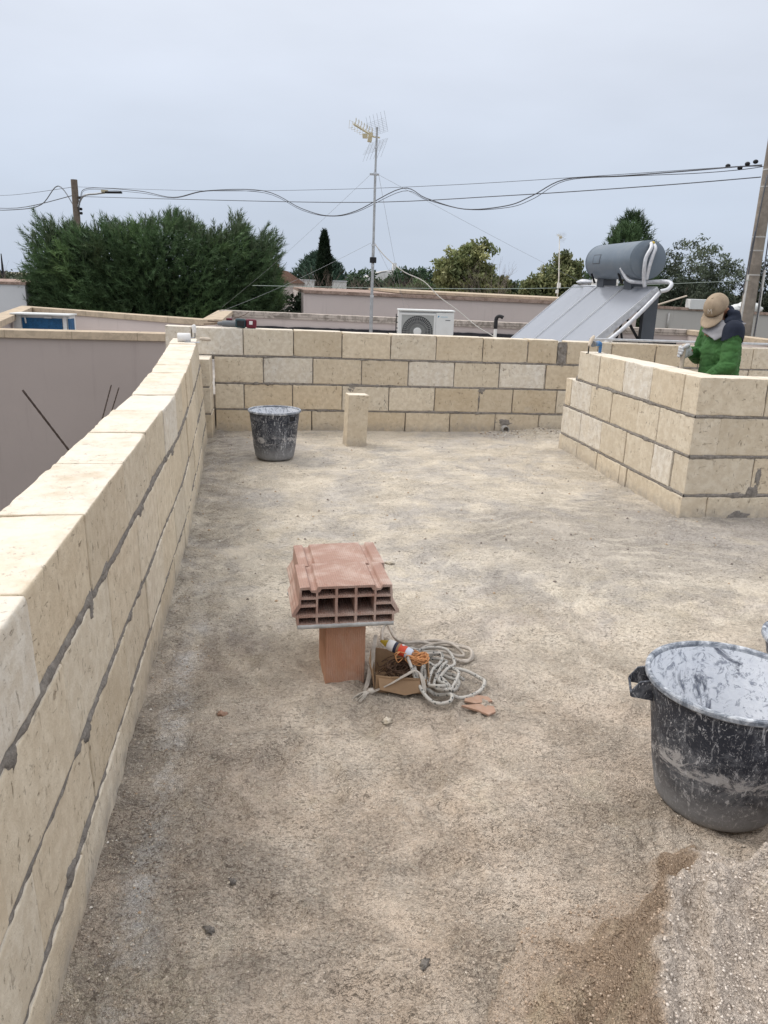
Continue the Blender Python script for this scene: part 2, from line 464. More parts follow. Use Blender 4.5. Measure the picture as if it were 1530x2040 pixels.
def mat_terra(name, col, flute_axis=None, dust_or_toplight=.3, grey=0.0):
    b = NB(name)
    n = b.noise(7, 6, .65)
    c = b.mix(n, tuple(k * .82 for k in col), tuple(min(1, k * 1.16) for k in col))
    c = b.mix(b.ramp(b.noise(4.5, 7, .7, .4), [(.44, 0.0), (.62, dust_or_toplight)]), c, (.58, .47, .41))
    c = b.mix(b.ramp(b.noise(16, 5, .7), [(.56, 0.0), (.70, .35)]), c, (.33, .14, .095))
    h = b.mul(b.noise(140, 3, .6), .35)
    if flute_axis is not None:
        w = b.n('ShaderNodeTexWave', wave_type='BANDS', bands_direction=flute_axis)
        w.inputs['Scale'].default_value = 36; w.inputs['Distortion'].default_value = .6; w.inputs['Detail'].default_value = 2
        b.l(b.co, w.inputs['Vector'])
        h = b.addn(h, b.mul(w.outputs['Fac'], .8))
        c = b.mix(b.mul(w.outputs['Fac'], .16), c, tuple(k * .62 for k in col))
    b.bump(h, .5, .004)
    return b.done(c, .88, 0, .2)
def mat_rope():
    b = NB('flecked_rope')
    c = b.mix(b.noise(30, 4), (.36, .34, .31), (.56, .535, .49))
    v = b.vor(75)
    c = b.mix(b.ramp(v, [(.24, .95), (.32, 0.0)]), c, (.04, .05, .055))
    w = b.noise(260, 3, .6, 0)
    b.bump(w, .6, .002)
    return b.done(c, .9)
def mat_leaf(name, trans=.25, rough=.6):
    b = NB(name)
    c = b.attr()
    b.done(c, rough, 0, .25)
    tr = b.n('ShaderNodeBsdfTranslucent'); b.l(c, tr.inputs[0])
    mx = b.n('ShaderNodeMixShader'); mx.inputs[0].default_value = trans
    b.l(b.p.outputs[0], mx.inputs[1]); b.l(tr.outputs[0], mx.inputs[2]); b.l(mx.outputs[0], b.out.inputs[0])
    return b.m
def mat_plaster(name, col, stain=(.36, .31, .27), amt=.3):
    b = NB(name)
    n = b.noise(1.3, 6, .6)
    c = b.mix(n, tuple(k * .92 for k in col), tuple(min(1, k * 1.07) for k in col))
    run = b.noise(3.0, 6, .7, .2, b.mapping((2.2, 2.2, .18)))
    c = b.mix(b.ramp(run, [(.56, 0.0), (.72, amt)]), c, stain)
    b.bump(b.noise(160, 4, .7), .3, .003)
    return b.done(c, .9, 0, .15)
def mat_coping(name, col, stain, amt):
    b = NB(name)
    c = b.mix(b.noise(5, 6, .65), tuple(k * .8 for k in col), tuple(min(1, k * 1.15) for k in col))
    c = b.mix(b.ramp(b.noise(7, 7, .75, .6), [(.46, 0.0), (.58, amt)]), c, stain)
    ln = b.n('ShaderNodeTexBrick'); ln.offset = 0.0
    ln.inputs['Scale'].default_value = 1.0; ln.inputs['Brick Width'].default_value = .75; ln.inputs['Row Height'].default_value = 40.0; ln.inputs['Mortar Size'].default_value = .006
    b.l(b.co, ln.inputs['Vector'])
    c = b.mix(b.mul(ln.outputs['Fac'], .5), c, tuple(k * .35 for k in col))
    b.bump(b.noise(60, 5, .7), .4, .004)
    return b.done(c, .9, 0, .15)
M = {}
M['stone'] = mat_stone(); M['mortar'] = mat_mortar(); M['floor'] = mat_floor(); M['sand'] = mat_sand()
M['tub'] = mat_tub(); M['tub_in'] = mat_tub(True); M['rim'] = mat_rim()
M['terra'] = mat_terra('terracotta_block', (.37, .235, .19), 'X', .7)
M['terra_stand'] = mat_terra('fluted_terracotta', (.44, .235, .15), 'X', .3)
M['terra_plain'] = mat_terra('terracotta_shard', (.36, .23, .165), None, .4)
M['cement_coat'] = simple('cement_coating', (.42, .42, .41), .9, var=.25, scale=20, bump=.6, bscale=90)
M['rope'] = mat_rope()
M['rope_plain'] = simple('dirty_braid', (.43, .385, .335), .9, var=.25, scale=40, bump=.6, bscale=220)
M['strap'] = simple('worn_webbing', (.50, .455, .40), .9, var=.2, scale=30, bump=.5, bscale=260)
M['twine'] = simple('orange_twine', (.62, .30, .13), .85, var=.3, scale=50)
M['wire_rust'] = simple('rusty_wire', (.10, .06, .04), .8, .3, .4, 30)
M['card'] = simple('brown_cardboard', (.32, .21, .125), .85, var=.15, scale=14, bump=.2, bscale=40, dirt=(.20, .13, .08), damt=.5)
M['pink'] = mat_plaster('pink_plaster', (.60, .525, .495))
M['pink_front'] = mat_plaster('mauve_plaster', (.42, .365, .345), (.31, .265, .245), .42)
M['greyconc'] = mat_plaster('grey_render', (.46, .445, .42), (.28, .26, .24), .5)
M['pale'] = mat_plaster('pale_render', (.62, .63, .65), (.45, .44, .43), .3)
M['white_render'] = mat_plaster('white_render', (.80, .79, .77), (.5, .47, .43), .25)
M['coping'] = mat_coping('stone_coping', (.53, .43, .32), (.30, .25, .19), .5)
M['coping_dark'] = mat_coping('stained_coping', (.50, .44, .39), (.17, .145, .125), .7)
M['coping_brown'] = mat_coping('brown_coping', (.40, .30, .25), (.17, .11, .085), .7)
M['bitumen'] = simple('bitumen', (.014, .014, .018), .75, var=.4, scale=12, bump=.6, bscale=40)
M['roofing'] = simple('roof_paving', (.34, .31, .28), .9, var=.25, scale=3)
M['ac_white'] = simple('ac_casing', (.66, .67, .66), .5, var=.05, scale=3, bump=0, dirt=(.45, .44, .41), damt=.25)
M['ac_grille'] = simple('ac_grille', (.33, .34, .33), .6, var=.1, bump=0)
M['ac_dark'] = simple('ac_inside', (.05, .052, .055), .7, var=.2, bump=0)
M['ac_blue'] = simple('blue_coil', (.018, .095, .21), .5, var=.25, scale=30, bump=.3)
M['logo_blue'] = simple('logo_blue', (.05, .25, .42), .5, var=.05, bump=0)
M['logo_pale'] = simple('logo_pale', (.48, .56, .60), .5, var=.05, bump=0)
M['galv'] = simple('galvanised_steel', (.42, .43, .44), .45, .7, .2, 20, .1)
M['alu'] = simple('aluminium', (.62, .63, .65), .35, .85, .12, 20, .1)
M['alu_dull'] = simple('dull_aluminium', (.50, .51, .53), .5, .6, .2, 15, .1)
M['tank'] = simple('grey_enamel', (.145, .178, .215), .42, .15, .07, 2, 0, dirt=(.22, .24, .26), dscale=5, damt=.3)
M['tank_dark'] = simple('dark_enamel', (.075, .085, .10), .5, .1, .1, 4, 0)
M['frame_dark'] = simple('dark_steel', (.02, .021, .024), .5, .3, .2, 10, 0)
def mat_collector():
    b = NB('collector_glass')
    b.bump(b.noise(3, 2), .02, .01)
    m = b.done(b.mix(b.noise(2.5, 4), (.25, .265, .30), (.30, .315, .35)), .22, 0, .9)
    return m
M['collector'] = mat_collector()
M['foil'] = simple('silver_lagging', (.58, .59, .62), .5, .35, .18, 18, .5, 30)
M['white_pipe'] = simple('white_plastic', (.72, .71, .68), .5, var=.1, bump=0)
M['black_rub'] = simple('black_rubber', (.02, .02, .022), .6, var=.2, bump=0)
M['concrete_pole'] = simple('concrete_pole', (.27, .235, .20), .9, var=.2, scale=8, bump=.4, bscale=60, dirt=(.14, .12, .10), damt=.5)
M['wood_pole'] = simple('weathered_pole', (.16, .13, .105), .9, var=.25, scale=9, bump=.4)
M['cable'] = simple('black_cable', (.105, .11, .125), .6, var=.2, bump=0)
M['thinwire'] = simple('grey_wire', (.30, .32, .34), .6, var=.1, bump=0)
M['greenwire'] = simple('greenish_wire', (.36, .42, .38), .6, var=.1, bump=0)
M['whitecable'] = simple('white_cable', (.62, .60, .56), .6, var=.1, bump=0)
M['antenna_plastic'] = simple('yellowed_plastic', (.52, .47, .33), .6, var=.15, bump=0)
M['bark'] = simple('bark', (.13, .10, .075), .95, var=.35, scale=14, bump=.8, bscale=30)
M['twig'] = simple('bare_twigs', (.20, .165, .14), .95, var=.3, scale=6, bump=0)
M['leaf_pine'] = mat_leaf('pine_needles', .12, .65)
M['leaf'] = mat_leaf('foliage', .25, .55)
M['rebar'] = simple('rusty_rebar', (.075, .058, .05), .8, .4, .3, 40, .4, 120)
M['gnd'] = simple('dry_earth', (.17, .145, .10), .95, var=.35, scale=.4, bump=.4, bscale=4, dirt=(.07, .085, .035), dscale=.15, damt=.8)
M['green_jacket'] = simple('green_quilt', (.050, .136, .040), .85, var=.25, scale=9, bump=.35, bscale=50)
M['navy'] = simple('navy_fleece', (.013, .018, .034), .85, var=.2, scale=20, bump=.4, bscale=200)
M['greylining'] = simple('grey_lining', (.27, .265, .28), .9, var=.12, scale=14, bump=.3, bscale=160)
M['skin'] = simple('tanned_skin', (.33, .165, .105), .6, var=.12, scale=12, bump=.1)
M['hair'] = simple('dark_hair', (.022, .017, .013), .7, var=.3, scale=60, bump=.4)
M['cap'] = simple('dusty_cap', (.34, .265, .19), .9, var=.18, scale=14, bump=.4, bscale=240, dirt=(.20, .15, .10), dscale=16, damt=.4)
M['cap_logo'] = simple('cap_stitching', (.56, .50, .43), .8, var=.05, bump=0)
M['jeans'] = simple('dusty_trousers', (.075, .085, .11), .9, var=.25, scale=12, bump=.4, bscale=180)
M['boot'] = simple('work_boot', (.07, .05, .035), .8, var=.3, scale=20)
M['glove'] = simple('pale_glove', (.60, .61, .63), .85, var=.15, scale=25, bump=.4, bscale=150, dirt=(.34, .33, .32), dscale=30, damt=.5)
M['wood_handle'] = simple('pale_wood', (.55, .47, .38), .75, var=.15, scale=20, bump=.2)
M['steel'] = simple('worn_steel', (.30, .30, .31), .45, .8, .25, 14, .2)
M['red_plastic'] = simple('dark_red_plastic', (.12, .016, .028), .45, var=.2, bump=0)
M['teal_plastic'] = simple('teal_plastic', (.028, .055, .065), .5, var=.2, bump=0)
M['grey_plastic'] = simple('grey_plastic', (.17, .18, .19), .55, var=.15, bump=0)
M['blue_plastic'] = simple('blue_plastic', (.045, .16, .36), .5, var=.2, scale=20, bump=.1, dirt=(.4, .42, .44), dscale=14, damt=.4)
M['label_white'] = simple('label_white', (.72, .71, .70), .6, var=.06, bump=0)
M['label_red'] = simple('label_red', (.58, .075, .035), .5, var=.1, bump=0)
M['label_dark'] = simple('label_dark', (.02, .025, .05), .5, var=.1, bump=0)
M['yellow'] = simple('dirty_yellow', (.50, .36, .05), .6, var=.25, scale=30)
M['bottle'] = simple('bottle_plastic', (.55, .60, .70), .4, var=.06, bump=0)
M['putty'] = simple('blue_grey_putty', (.30, .36, .38), .9, var=.25, scale=20, bump=.6, bscale=70)
M['pvc'] = simple('grey_pvc', (.46, .445, .42), .6, var=.15, bump=0)
M['rooftile'] = simple('red_roof', (.27, .165, .125), .9, var=.3, scale=10, bump=.6, bscale=8)
M['window'] = simple('dark_window', (.03, .035, .04), .25, var=.2, bump=0)
# ------------------------------------------------------------------ masonry
def ticks(L, sp):
    e = [0, .005, .012, .024]
    n = max(1, int(round((L - .048) / sp)))
    mid = [.024 + (L - .048) * i / n for i in range(1, n)]
    return e + mid + [L - x for x in reversed(e)]
TINTS = [(.65, .57, .45), (.625, .53, .40), (.68, .61, .50), (.605, .505, .37), (.66, .585, .47), (.64, .555, .43)]
WHITE = (.715, .675, .61)
class Wall:
    def __init__(self, fmap, sp=.045):
        self.fm = fmap; self.sp = sp
        self.v = []; self.f = []; self.c = []
        self.mv = []; self.mf = []
    def block(self, s0, s1, t0, t1, z0, z1, tint=None, chip=1.0, wob=1.0):
        if tint is None: tint = random.choice(TINTS)
        k = rnd(.88, 1.07)
        tint = tuple(min(.8, c * k) for c in tint)
        ds, dt, dz = rnd(-.0015, .0015), rnd(-.004, .004) * wob, rnd(-.002, .002)
        yaw = rnd(-.008, .008) * wob; seed = rnd(0, 500)
        A = [ticks(s1 - s0, self.sp), ticks(t1 - t0, self.sp * 1.3), ticks(z1 - z0, self.sp)]
        n = [len(a) for a in A]
        idx = {}
        L = (s1 - s0, t1 - t0, z1 - z0)
        def vert(i, j, k2):
            key = (i, j, k2)
            if key in idx: return idx[key]
            p = V((A[0][i], A[1][j], A[2][k2]))
            q = (p.x + seed, p.y + seed * .3, p.z - seed * .7)
            c1 = nz(q[0] * 5, q[1] * 5, q[2] * 5); c2 = nz(q[0] * 19, q[1] * 19, q[2] * 19)
            r = .0022 + chip * (.026 * max(0, c1 - .12) + .022 * max(0, c2 - .12))
            r = min(r, .024)
            qq = V((min(max(p.x, r), L[0] - r), min(max(p.y, r), L[1] - r), min(max(p.z, r), L[2] - r)))
            d = p - qq
            if d.length > 1e-7: p = qq + d.normalized() * r
            w = .0014 * wob
            p = p + V((nz(q[0] * 9, q[1] * 9, q[2] * 9 + 7), nz(q[0] * 9 + 3, q[1] * 9, q[2] * 9), nz(q[0] * 9, q[1] * 9 + 5, q[2] * 9))) * w
            s = s0 + p.x + ds; t = t0 + p.y + dt + yaw * (p.x - L[0] / 2); z = z0 + p.z + dz
            self.v.append(self.fm(s, t, z)); self.c.append(tint)
            idx[key] = len(self.v) - 1
            return idx[key]
        def face(ax, side):
            a, b = [x for x in range(3) if x != ax]
            for i in range(n[a] - 1):
                for j in range(n[b] - 1):
                    q = []
                    for (di, dj) in ((0, 0), (1, 0), (1, 1), (0, 1)):
                        key = [0, 0, 0]; key[ax] = 0 if side == 0 else n[ax] - 1
                        key[a] = i + di; key[b] = j + dj
                        q.append(vert(*key))
                    self.f.append(q)
        for ax in range(3):
            for side in (0, 1): face(ax, side)
    def course(self, joints, z0, z1, T, gap=.005, zf=None, whites=(), tans=(), chip=1.0, t0=0.0, short_end=None):
        for i in range(len(joints) - 1):
            a, b = joints[i] + gap / 2, joints[i + 1] - gap / 2
            tint = WHITE if i in whites else ((.60, .49, .345) if i in tans else None)
            self.block(a, b, t0, t0 + T, z0, z1, tint, chip)
    def core(self, s0, s1, z0, z1, t0, t1, n=24):
        o = len(self.mv); ss = np.linspace(s0, s1, n + 1)
        for s in ss:
            for (t, z) in ((t0, z0), (t1, z0), (t1, z1), (t0, z1)): self.mv.append(self.fm(s, t, z))
        for i in range(n):
            for j in range(4):
                a = o + i * 4 + j; b = o + i * 4 + (j + 1) % 4
                self.mf.append([a, b, b + 4, a + 4])
        self.mf.append([o, o + 3, o + 2, o + 1]); e = o + n * 4; self.mf.append([e, e + 1, e + 2, e + 3])
    def bed(self, s0, s1, zfun, th=.016, ds=.012, amp=1.0, out0=0.0):
        ns = int((s1 - s0) / ds) + 1
        zs = [-.034, -.022, -.013, -.006, 0, .006, .013, .022, .034]
        o = len(self.mv); sd = rnd(0, 300); k = th / .016
        for i in range(ns):
            s = s0 + (s1 - s0) * i / (ns - 1)
            a = nz(s * 2.1 + sd, 1.0); b = nz(s * 11 + sd, 4.0); c = nz(s * 37 + sd, 9.0)
            big = max(0, nz(s * 1.3 + sd, 20.0) - .2)
            for dz in zs:
                zz = dz * k
                edge = nz(s * 26 + sd, dz * 60, 3.0)
                hgt = math.exp(-(dz / .0115) ** 2)
                t = -.011 + (.0115 + .006 * a + .0045 * b + .004 * c) * hgt * amp
                t += (big * .04 * max(0, edge + .25)) * math.exp(-(dz / .026) ** 2)
                t += .010 * max(0, nz(s * 18 + sd, dz * 45, 7.0)) * math.exp(-(dz / .019) ** 2)
                t = min(t, .0052) - .003 * abs(nz(s * 60, dz * 90, sd))
                if abs(dz) > .03: t = -.02
                self.mv.append(self.fm(s, -t - out0, zfun(s) + zz))
        m = len(zs)
        for i in range(ns - 1):
            for j in range(m - 1):
                a = o + i * m + j
                self.mf.append([a, a + 1, a + m + 1, a + m])
    def smear(self, s, z, rs, rz, h=.006, n=16):
        o = len(self.mv); sd = rnd(0, 300)
        for i in range(n + 1):
            for j in range(n + 1):
                x = (i / n * 2 - 1) * 1.25; y = (j / n * 2 - 1) * 1.25
                r = math.hypot(x, y) + .45 * nz(x * 2 + sd, y * 2) + .22 * nz(x * 6 + sd, y * 6)
                t = -.010 + (min(h, .0035) + .010) * (1 - sstep(.5, .95, r)) + .0022 * nz(x * 9 + sd, y * 9)
                self.mv.append(self.fm(s + x * rs, -t, z + y * rz))
        for i in range(n):
            for j in range(n):
                a = o + i * (n + 1) + j
                self.mf.append([a, a + 1, a + n + 2, a + n + 1])
    def build(self, name, label, cat, loc):
        L = V(loc)
        vs = [V(p) - L for p in self.v]
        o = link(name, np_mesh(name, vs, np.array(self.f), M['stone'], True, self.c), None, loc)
        fix_normals(o.data)
        tag(o, label, cat)
        m = link('mortar', np_mesh('mortar', [V(p) - L for p in self.mv], self.mf, M['mortar'], True), o)
        fix_normals(m.data)
        return o
def fix_normals(me):
    bm = bmesh.new(); bm.from_mesh(me)
    bmesh.ops.recalc_face_normals(bm, faces=bm.faces[:])
    bm.to_mesh(me); bm.free()
def joints_from(js, s0, s1, step):
    js = sorted(js)
    while js[-1] < s1 - .2: js.append(js[-1] + step + rnd(-.02, .02))
    js[-1] = s1
    while js[0] > s0 + .2: js.insert(0, js[0] - step + rnd(-.02, .02))
    js[0] = s0
    return js

# --- left parapet: straight beside the camera, bending away at its far end
def lmap(s, t, z):
    x = -.465 - .023 * z
    if s > 4.5: x -= (s - 4.5) ** 1.15 * (.024 + .012 * z) * 1.0
    zz = z * (1 + .055 * sstep(4.3, 7.6, s)) + .006 * nz(s * .9, 3.3)
    return (x - t, s, zz)
w = Wall(lmap, .04)
LT = .228
w.course(joints_from([.98, 1.56, 2.12, 2.73, 3.29, 3.85, 4.37, 4.87, 5.31, 5.72, 6.08, 6.6, 7.15], -1.2, 7.72, .55), .695, .92, LT, .006, whites=(4, 9), chip=1.3)
w.course(joints_from([1.23, 1.75, 2.33, 2.90, 3.44, 4.0, 4.54, 5.08], -1.2, 7.72, .54), .408, .668, LT, .006, chip=.8)
w.course(joints_from([1.39, 1.915, 2.48, 2.985, 3.5, 4.01, 4.55], -1.2, 7.72, .53), .170, .388, LT, .006, chip=.8)
w.course(joints_from([1.72, 2.27, 2.80, 3.314, 3.9], -1.2, 7.72, .53), -.06, .152, LT, .006, chip=.6)
w.core(-1.19, 7.70, -.05, .900, .016, LT - .016, 40)
w.bed(-1.2, 7.72, lambda s: .681, .026, .01, 1.1)
w.bed(-1.2, 7.72, lambda s: .398, .02, .01, 1.0)
w.bed(-1.2, 7.72, lambda s: .161, .018, .01, .95)
for (s, z, a, b) in ((1.9, .385, .05, .03), (1.36, .665, .05, .035), (2.3, .69, .06, .03), (3.0, .67, .09, .025), (1.62, .17, .05, .03), (2.6, .40, .05, .02), (4.1, .66, .07, .03), (2.08, .675, .035, .05)):
    w.smear(s, z, a, b)
w.build('block_parapet', 'long pale tufa block parapet running along the left edge past a pink house wall', 'parapet', (-.58, 1.5, 0))

# --- far parapet across the end of the terrace
def fz(s): return -.0085 * (s + .5)
def fmap(s, t, z): return (s, 8.2 + t, z + fz(s) * min(1, max(0, z) / .2) * (1.0 + .6 * max(0, z - .75) / .25) + .004 * nz(s * .8, 5.1))
w = Wall(fmap, .055)
FT = .2
c4 = [-.98, -.72, -.21, .30, .80, 1.31, 1.80, 2.31, 2.81, 3.145]
w.course(c4, .785, 1.05, FT, .009, whites=(0, 1), tans=(8,), chip=1.0)
w.course([3.245, 3.60, 3.76, 4.28, 4.80, 5.12, 5.45, 5.96, 6.5, 7.0], .785, 1.045, FT, .009, tans=(2, 3), chip=1.0)
w.block(3.15, 3.24, .03, FT - .01, .76, 1.03, (.3, .3, .3))
w.course([-.505, -.01, .50, 1.01, 1.51, 2.01, 2.51, 3.02, 3.035, 3.42, 3.9, 4.4, 4.93, 5.43, 5.95, 6.5, 7.0], .508, .765, FT, .009, whites=(1, 4, 6, 7), chip=1.0)
w.course([-.505, -.21, .29, .81, 1.31, 1.81, 2.30, 2.68, 3.18, 3.6, 4.1, 4.6, 5.15, 5.6, 6.1, 6.6, 7.0], .238, .488, FT, .009, tans=(1, 2, 5, 7), chip=.9)
w.course([-.505, -.02, .49, .99, 1.50, 1.99, 2.50, 3.0, 3.5, 4.0, 4.5, 5.0, 5.5, 6.0, 6.5, 7.0], -.05, .218, FT, .009, tans=(0, 1, 3, 5), chip=.9)
w.core(-.49, 6.99, -.04, .76, .014, FT - .014, 30); w.core(-.97, 6.99, .79, 1.02, .016, FT - .016, 30)
w.bed(-.98, 7.0, lambda s: .775, .018, .014, 1.0)
w.bed(-.505, 7.0, lambda s: .498, .018, .014, 1.05)
w.bed(-.505, 7.0, lambda s: .228, .018, .014, 1.05)
# cement plug in the top course and smears round the beds
o_ = len(w.mv)
for i in range(9):
    for j in range(21):
        s = 3.147 + .098 * i / 8 + (.008 * nz(j * .9, i * .1, 2) if i in (0, 8) else 0); z = .775 + .262 * j / 20
        w.mv.append(fmap(s, -.002 + .012 * nz(s * 30, z * 24) - .006 * math.sin(PI * i / 8), z))
for i in range(8):
    for j in range(20):
        a = o_ + i * 21 + j; w.mf.append([a, a + 1, a + 22, a + 21])
for (s, z, a, b) in ((.92, .50, .10, .035), (.90, .46, .07, .06), (.60, .228, .13, .022), (1.27, .33, .022, .11), (2.32, .475, .05, .045), (2.3, .36, .015, .10), (1.02, .77, .06, .02),
                     (2.60, .12, .10, .06), (2.0, .235, .13, .018), (3.0, .235, .10, .02), (-.1, .5, .1, .02), (.0, .775, .1, .02), (1.5, .775, .1, .015), (3.20, .765, .05, .03), (2.75, .775, .05, .018), (3.27, .9, .03, .06)):
    w.smear(s, z, a, b, .005)
for i in range(14):
    w.smear(rnd(-.4, 3.2), random.choice((.498, .228, .775)), rnd(.03, .07), rnd(.012, .025), .004)
fw = w.build('block_parapet', 'four-course tufa block parapet closing the far end of the terrace behind the small tub', 'parapet', (1.4, 8.25, 0))
# drain spout of the far parapet
mb = MB()
ring = [(.040, -.05), (.040, .055), (.032, .055), (.032, -.05)]
mb.lathe(ring + [ring[0]], 24, (2.61, 8.185, .034), (PI / 2, 0, 0))
mb.lathe([(0, -.03), (.030, -.03)], 24, (2.61, 8.185, .034), (PI / 2, 0, 0))
L = V((1.4, 8.25, 0))
p_ = mb.build('drain_pipe', M['pvc'], fw, (-L.x, -L.y, -L.z), True, auto=40)
# pier of three short blocks in the corner, ending the left parapet
def pmap(s, t, z): return (s - .012 * z, 7.78 + t, z)
w = Wall(pmap, .05)
w.course([-.74, -.512], -.05, .235, .425, .004); w.course([-.74, -.515], .25, .50, .425, .004); w.course([-.745, -.515], .515, .775, .425, .004)
w.core(-.73, -.53, -.04, .76, .012, .41, 3)
w.bed(-.74, -.52, lambda s: .242, .014, .012); w.bed(-.745, -.525, lambda s: .508, .014, .012)
w.build('block_pier', 'short stub of three stacked blocks in the corner between the left and far parapets', 'pier', (-.63, 7.96, 0))

# --- right-hand parapet: an L that turns a corner near the big tub
def smap(s, t, z): return (2.9 + t + .004 * nz(s * .8, 9.1), s, z - .012 * sstep(4.9, 7.2, s) * z)
def gmap(s, t, z): return (s, 4.9 + t, z * (1 - .02 * sstep(2.9, 4.2, s)))
RT = .2
w = Wall(smap, .05); g = Wall(gmap, .05)
z4, z3, z2, z1 = (.742, .998), (.462, .722), (.182, .443), (-.05, .160)
w.course([5.095, 5.57, 6.05, 6.54, 7.0], *z4, RT, .008, whites=(1,))
w.course([4.9, 5.39, 5.73, 6.21, 6.65, 7.12, 7.26], *z3, RT, .008, whites=(4,))
w.course([5.11, 5.40, 5.87, 6.35, 6.82, 7.29], *z2, RT, .008, whites=(3, 4, 0))
w.course([4.9, 5.41, 5.79, 5.91, 6.38, 6.85, 7.32], *z1, RT, .008)
g.course([2.9, 3.41, 3.92, 4.43, 4.95, 5.45, 6.0], *z4, RT, .009)
g.course([3.095, 3.62, 4.13, 4.64, 5.15, 6.0], *z3, RT, .008)
g.course([2.9, 3.405, 3.92, 4.42, 4.95, 5.45, 6.0], *z2, RT, .008)
g.course([3.09, 3.6, 4.1, 4.6, 5.1, 6.0], *z1, RT, .008)
w.core(4.93, 6.98, .7, .975, .014, RT - .014, 10); w.core(4.93, 7.23, -.04, .71, .014, RT - .014, 10)
g.core(2.93, 5.98, -.04, .965, .014, RT - .014, 12)
for zc in (.732, .452, .171):
    w.bed(4.905, 7.28 if zc < .7 else 7.05, lambda s: zc, .019, .012, 1.1)
    g.bed(2.905, 6.0, lambda s: zc, .019, .012, 1.0)
for (s, z, a, b) in ((5.55, .73, .14, .02), (5.1, .17, .12, .025), (5.55, .455, .1, .025), (6.5, .17, .12, .02), (6.2, .73, .1, .02), (6.53, .72, .05, .03)): w.smear(s, z, a, b, .004)
for (s, z, a, b) in ((3.42, .20, .06, .06), (3.45, .31, .03, .09), (3.3, .17, .09, .03), (3.05, .45, .1, .02), (3.35, .02, .13, .05)): g.smear(s, z, a, b, .005)
w.f += [[i + len(w.v) for i in q] for q in g.f]; w.v += g.v; w.c += g.c
w.mf += [[i + len(w.mv) for i in q] for q in g.mf]; w.mv += g.mv
w.build('block_parapet', 'L-shaped tufa block parapet on the right hiding the legs of the worker in green', 'parapet', (3.2, 5.6, 0))

# --- one block standing on end on the floor
w = Wall(lambda s, t, z: (s, t, z), .03)
w.block(-.1, .1, -.075, .075, 0, .505, (.66, .57, .44), .9, .3)
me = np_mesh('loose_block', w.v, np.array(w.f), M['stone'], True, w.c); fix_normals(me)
o = link('loose_block', me, None, (.865, 7.46, 0)); o.rotation_euler = (.012, .035, .16)
tag(o, 'single pale tufa block standing on end on the floor before the far parapet', 'block')

# ------------------------------------------------------------------ terrace floor
def prog(a, b, s0, grow, smax):
    out = [a]; s = s0
    while out[-1] < b: out.append(out[-1] + s); s = min(smax, s * grow)
    out[-1] = b
    return out
xs = prog(-.6, 1.75, .011, 1.0, .011)[:-1] + prog(1.75, 9.0, .02, 1.06, .3)
ys = list(np.linspace(-1.6, .95, 14))[:-1] + prog(.95, 8.42, .010, 1.006, .06)
PRINTS = []
for i in range(90):
    px, py_ = rnd(-.2, 1.7), rnd(1.15, 3.6)
    PRINTS.append((px, py_, rnd(0, PI), rnd(.09, .14), rnd(.04, .055), rnd(.010, .020)))
def floor_h(x, y):
    h = .012 * nz(x * .9, y * .9, 1) + .006 * nz(x * 2.7, y * 2.7, 2)
    k = 1 - sstep(2.6, 4.2, y + .5 * nz(x, y, 7))
    h += (.0022 + .0075 * k) * nz(x * 7, y * 7, 3) + (.0010 + .0042 * k) * nz(x * 19, y * 19, 4)
    m = max(0, nz(x * 3.1, y * 3.1, 11) - .08)
    h += k * m * .034 * (.5 + nz(x * 30, y * 30, 12)) + k * .0035 * nz(x * 47, y * 47, 5) * (.5 + m * 3)
    if k > .02:
        for (px, py_, an, a, b, d) in PRINTS:
            dx, dy = x - px, y - py_
            if abs(dx) > .22 or abs(dy) > .22: continue
            u = (dx * math.cos(an) + dy * math.sin(an)) / a; v = (-dx * math.sin(an) + dy * math.cos(an)) / b
            r = u * u + v * v
            if r < 3: h += k * d * (-math.exp(-r * r * .9) + .45 * math.exp(-(r - 1.5) ** 2 * 3))
    # crumbs swept up against the walls
    e = min(abs(x + .47), abs(y - 8.2) + .04, max(0, 2.9 - x) + max(0, 4.9 - y) if x < 3.2 else 9)
    h += .022 * math.exp(-(e / .045) ** 2) * (.6 + nz(x * 12, y * 12, 8))
    h += .045 * math.exp(-(((x - 3.0) / .35) ** 2 + ((y - 8.15) / .22) ** 2)) * (.8 + .6 * nz(x * 20, y * 20))
    return h
nx, ny = len(xs), len(ys)
vs = np.empty((nx * ny, 3), np.float32)
i = 0
for y in ys:
    for x in xs:
        vs[i] = (x, y, floor_h(x, y)); i += 1
ii, jj = np.meshgrid(np.arange(nx - 1), np.arange(ny - 1))
a = (jj * nx + ii).ravel()
fl = link('terrace_floor', np_mesh('terrace_floor', vs, np.stack([a, a + 1, a + nx + 1, a + nx], 1), M['floor'], True))
tag(fl, kind='structure')
mb = MB(); mb.box((4.1, 3.4, -1.69), (9.6, 10.0, 3.26)); mb.box((-1.25, 3.4, -.62), (1.1, 10.0, .3))
tag(mb.build('terrace_base', M['pink']), kind='structure')
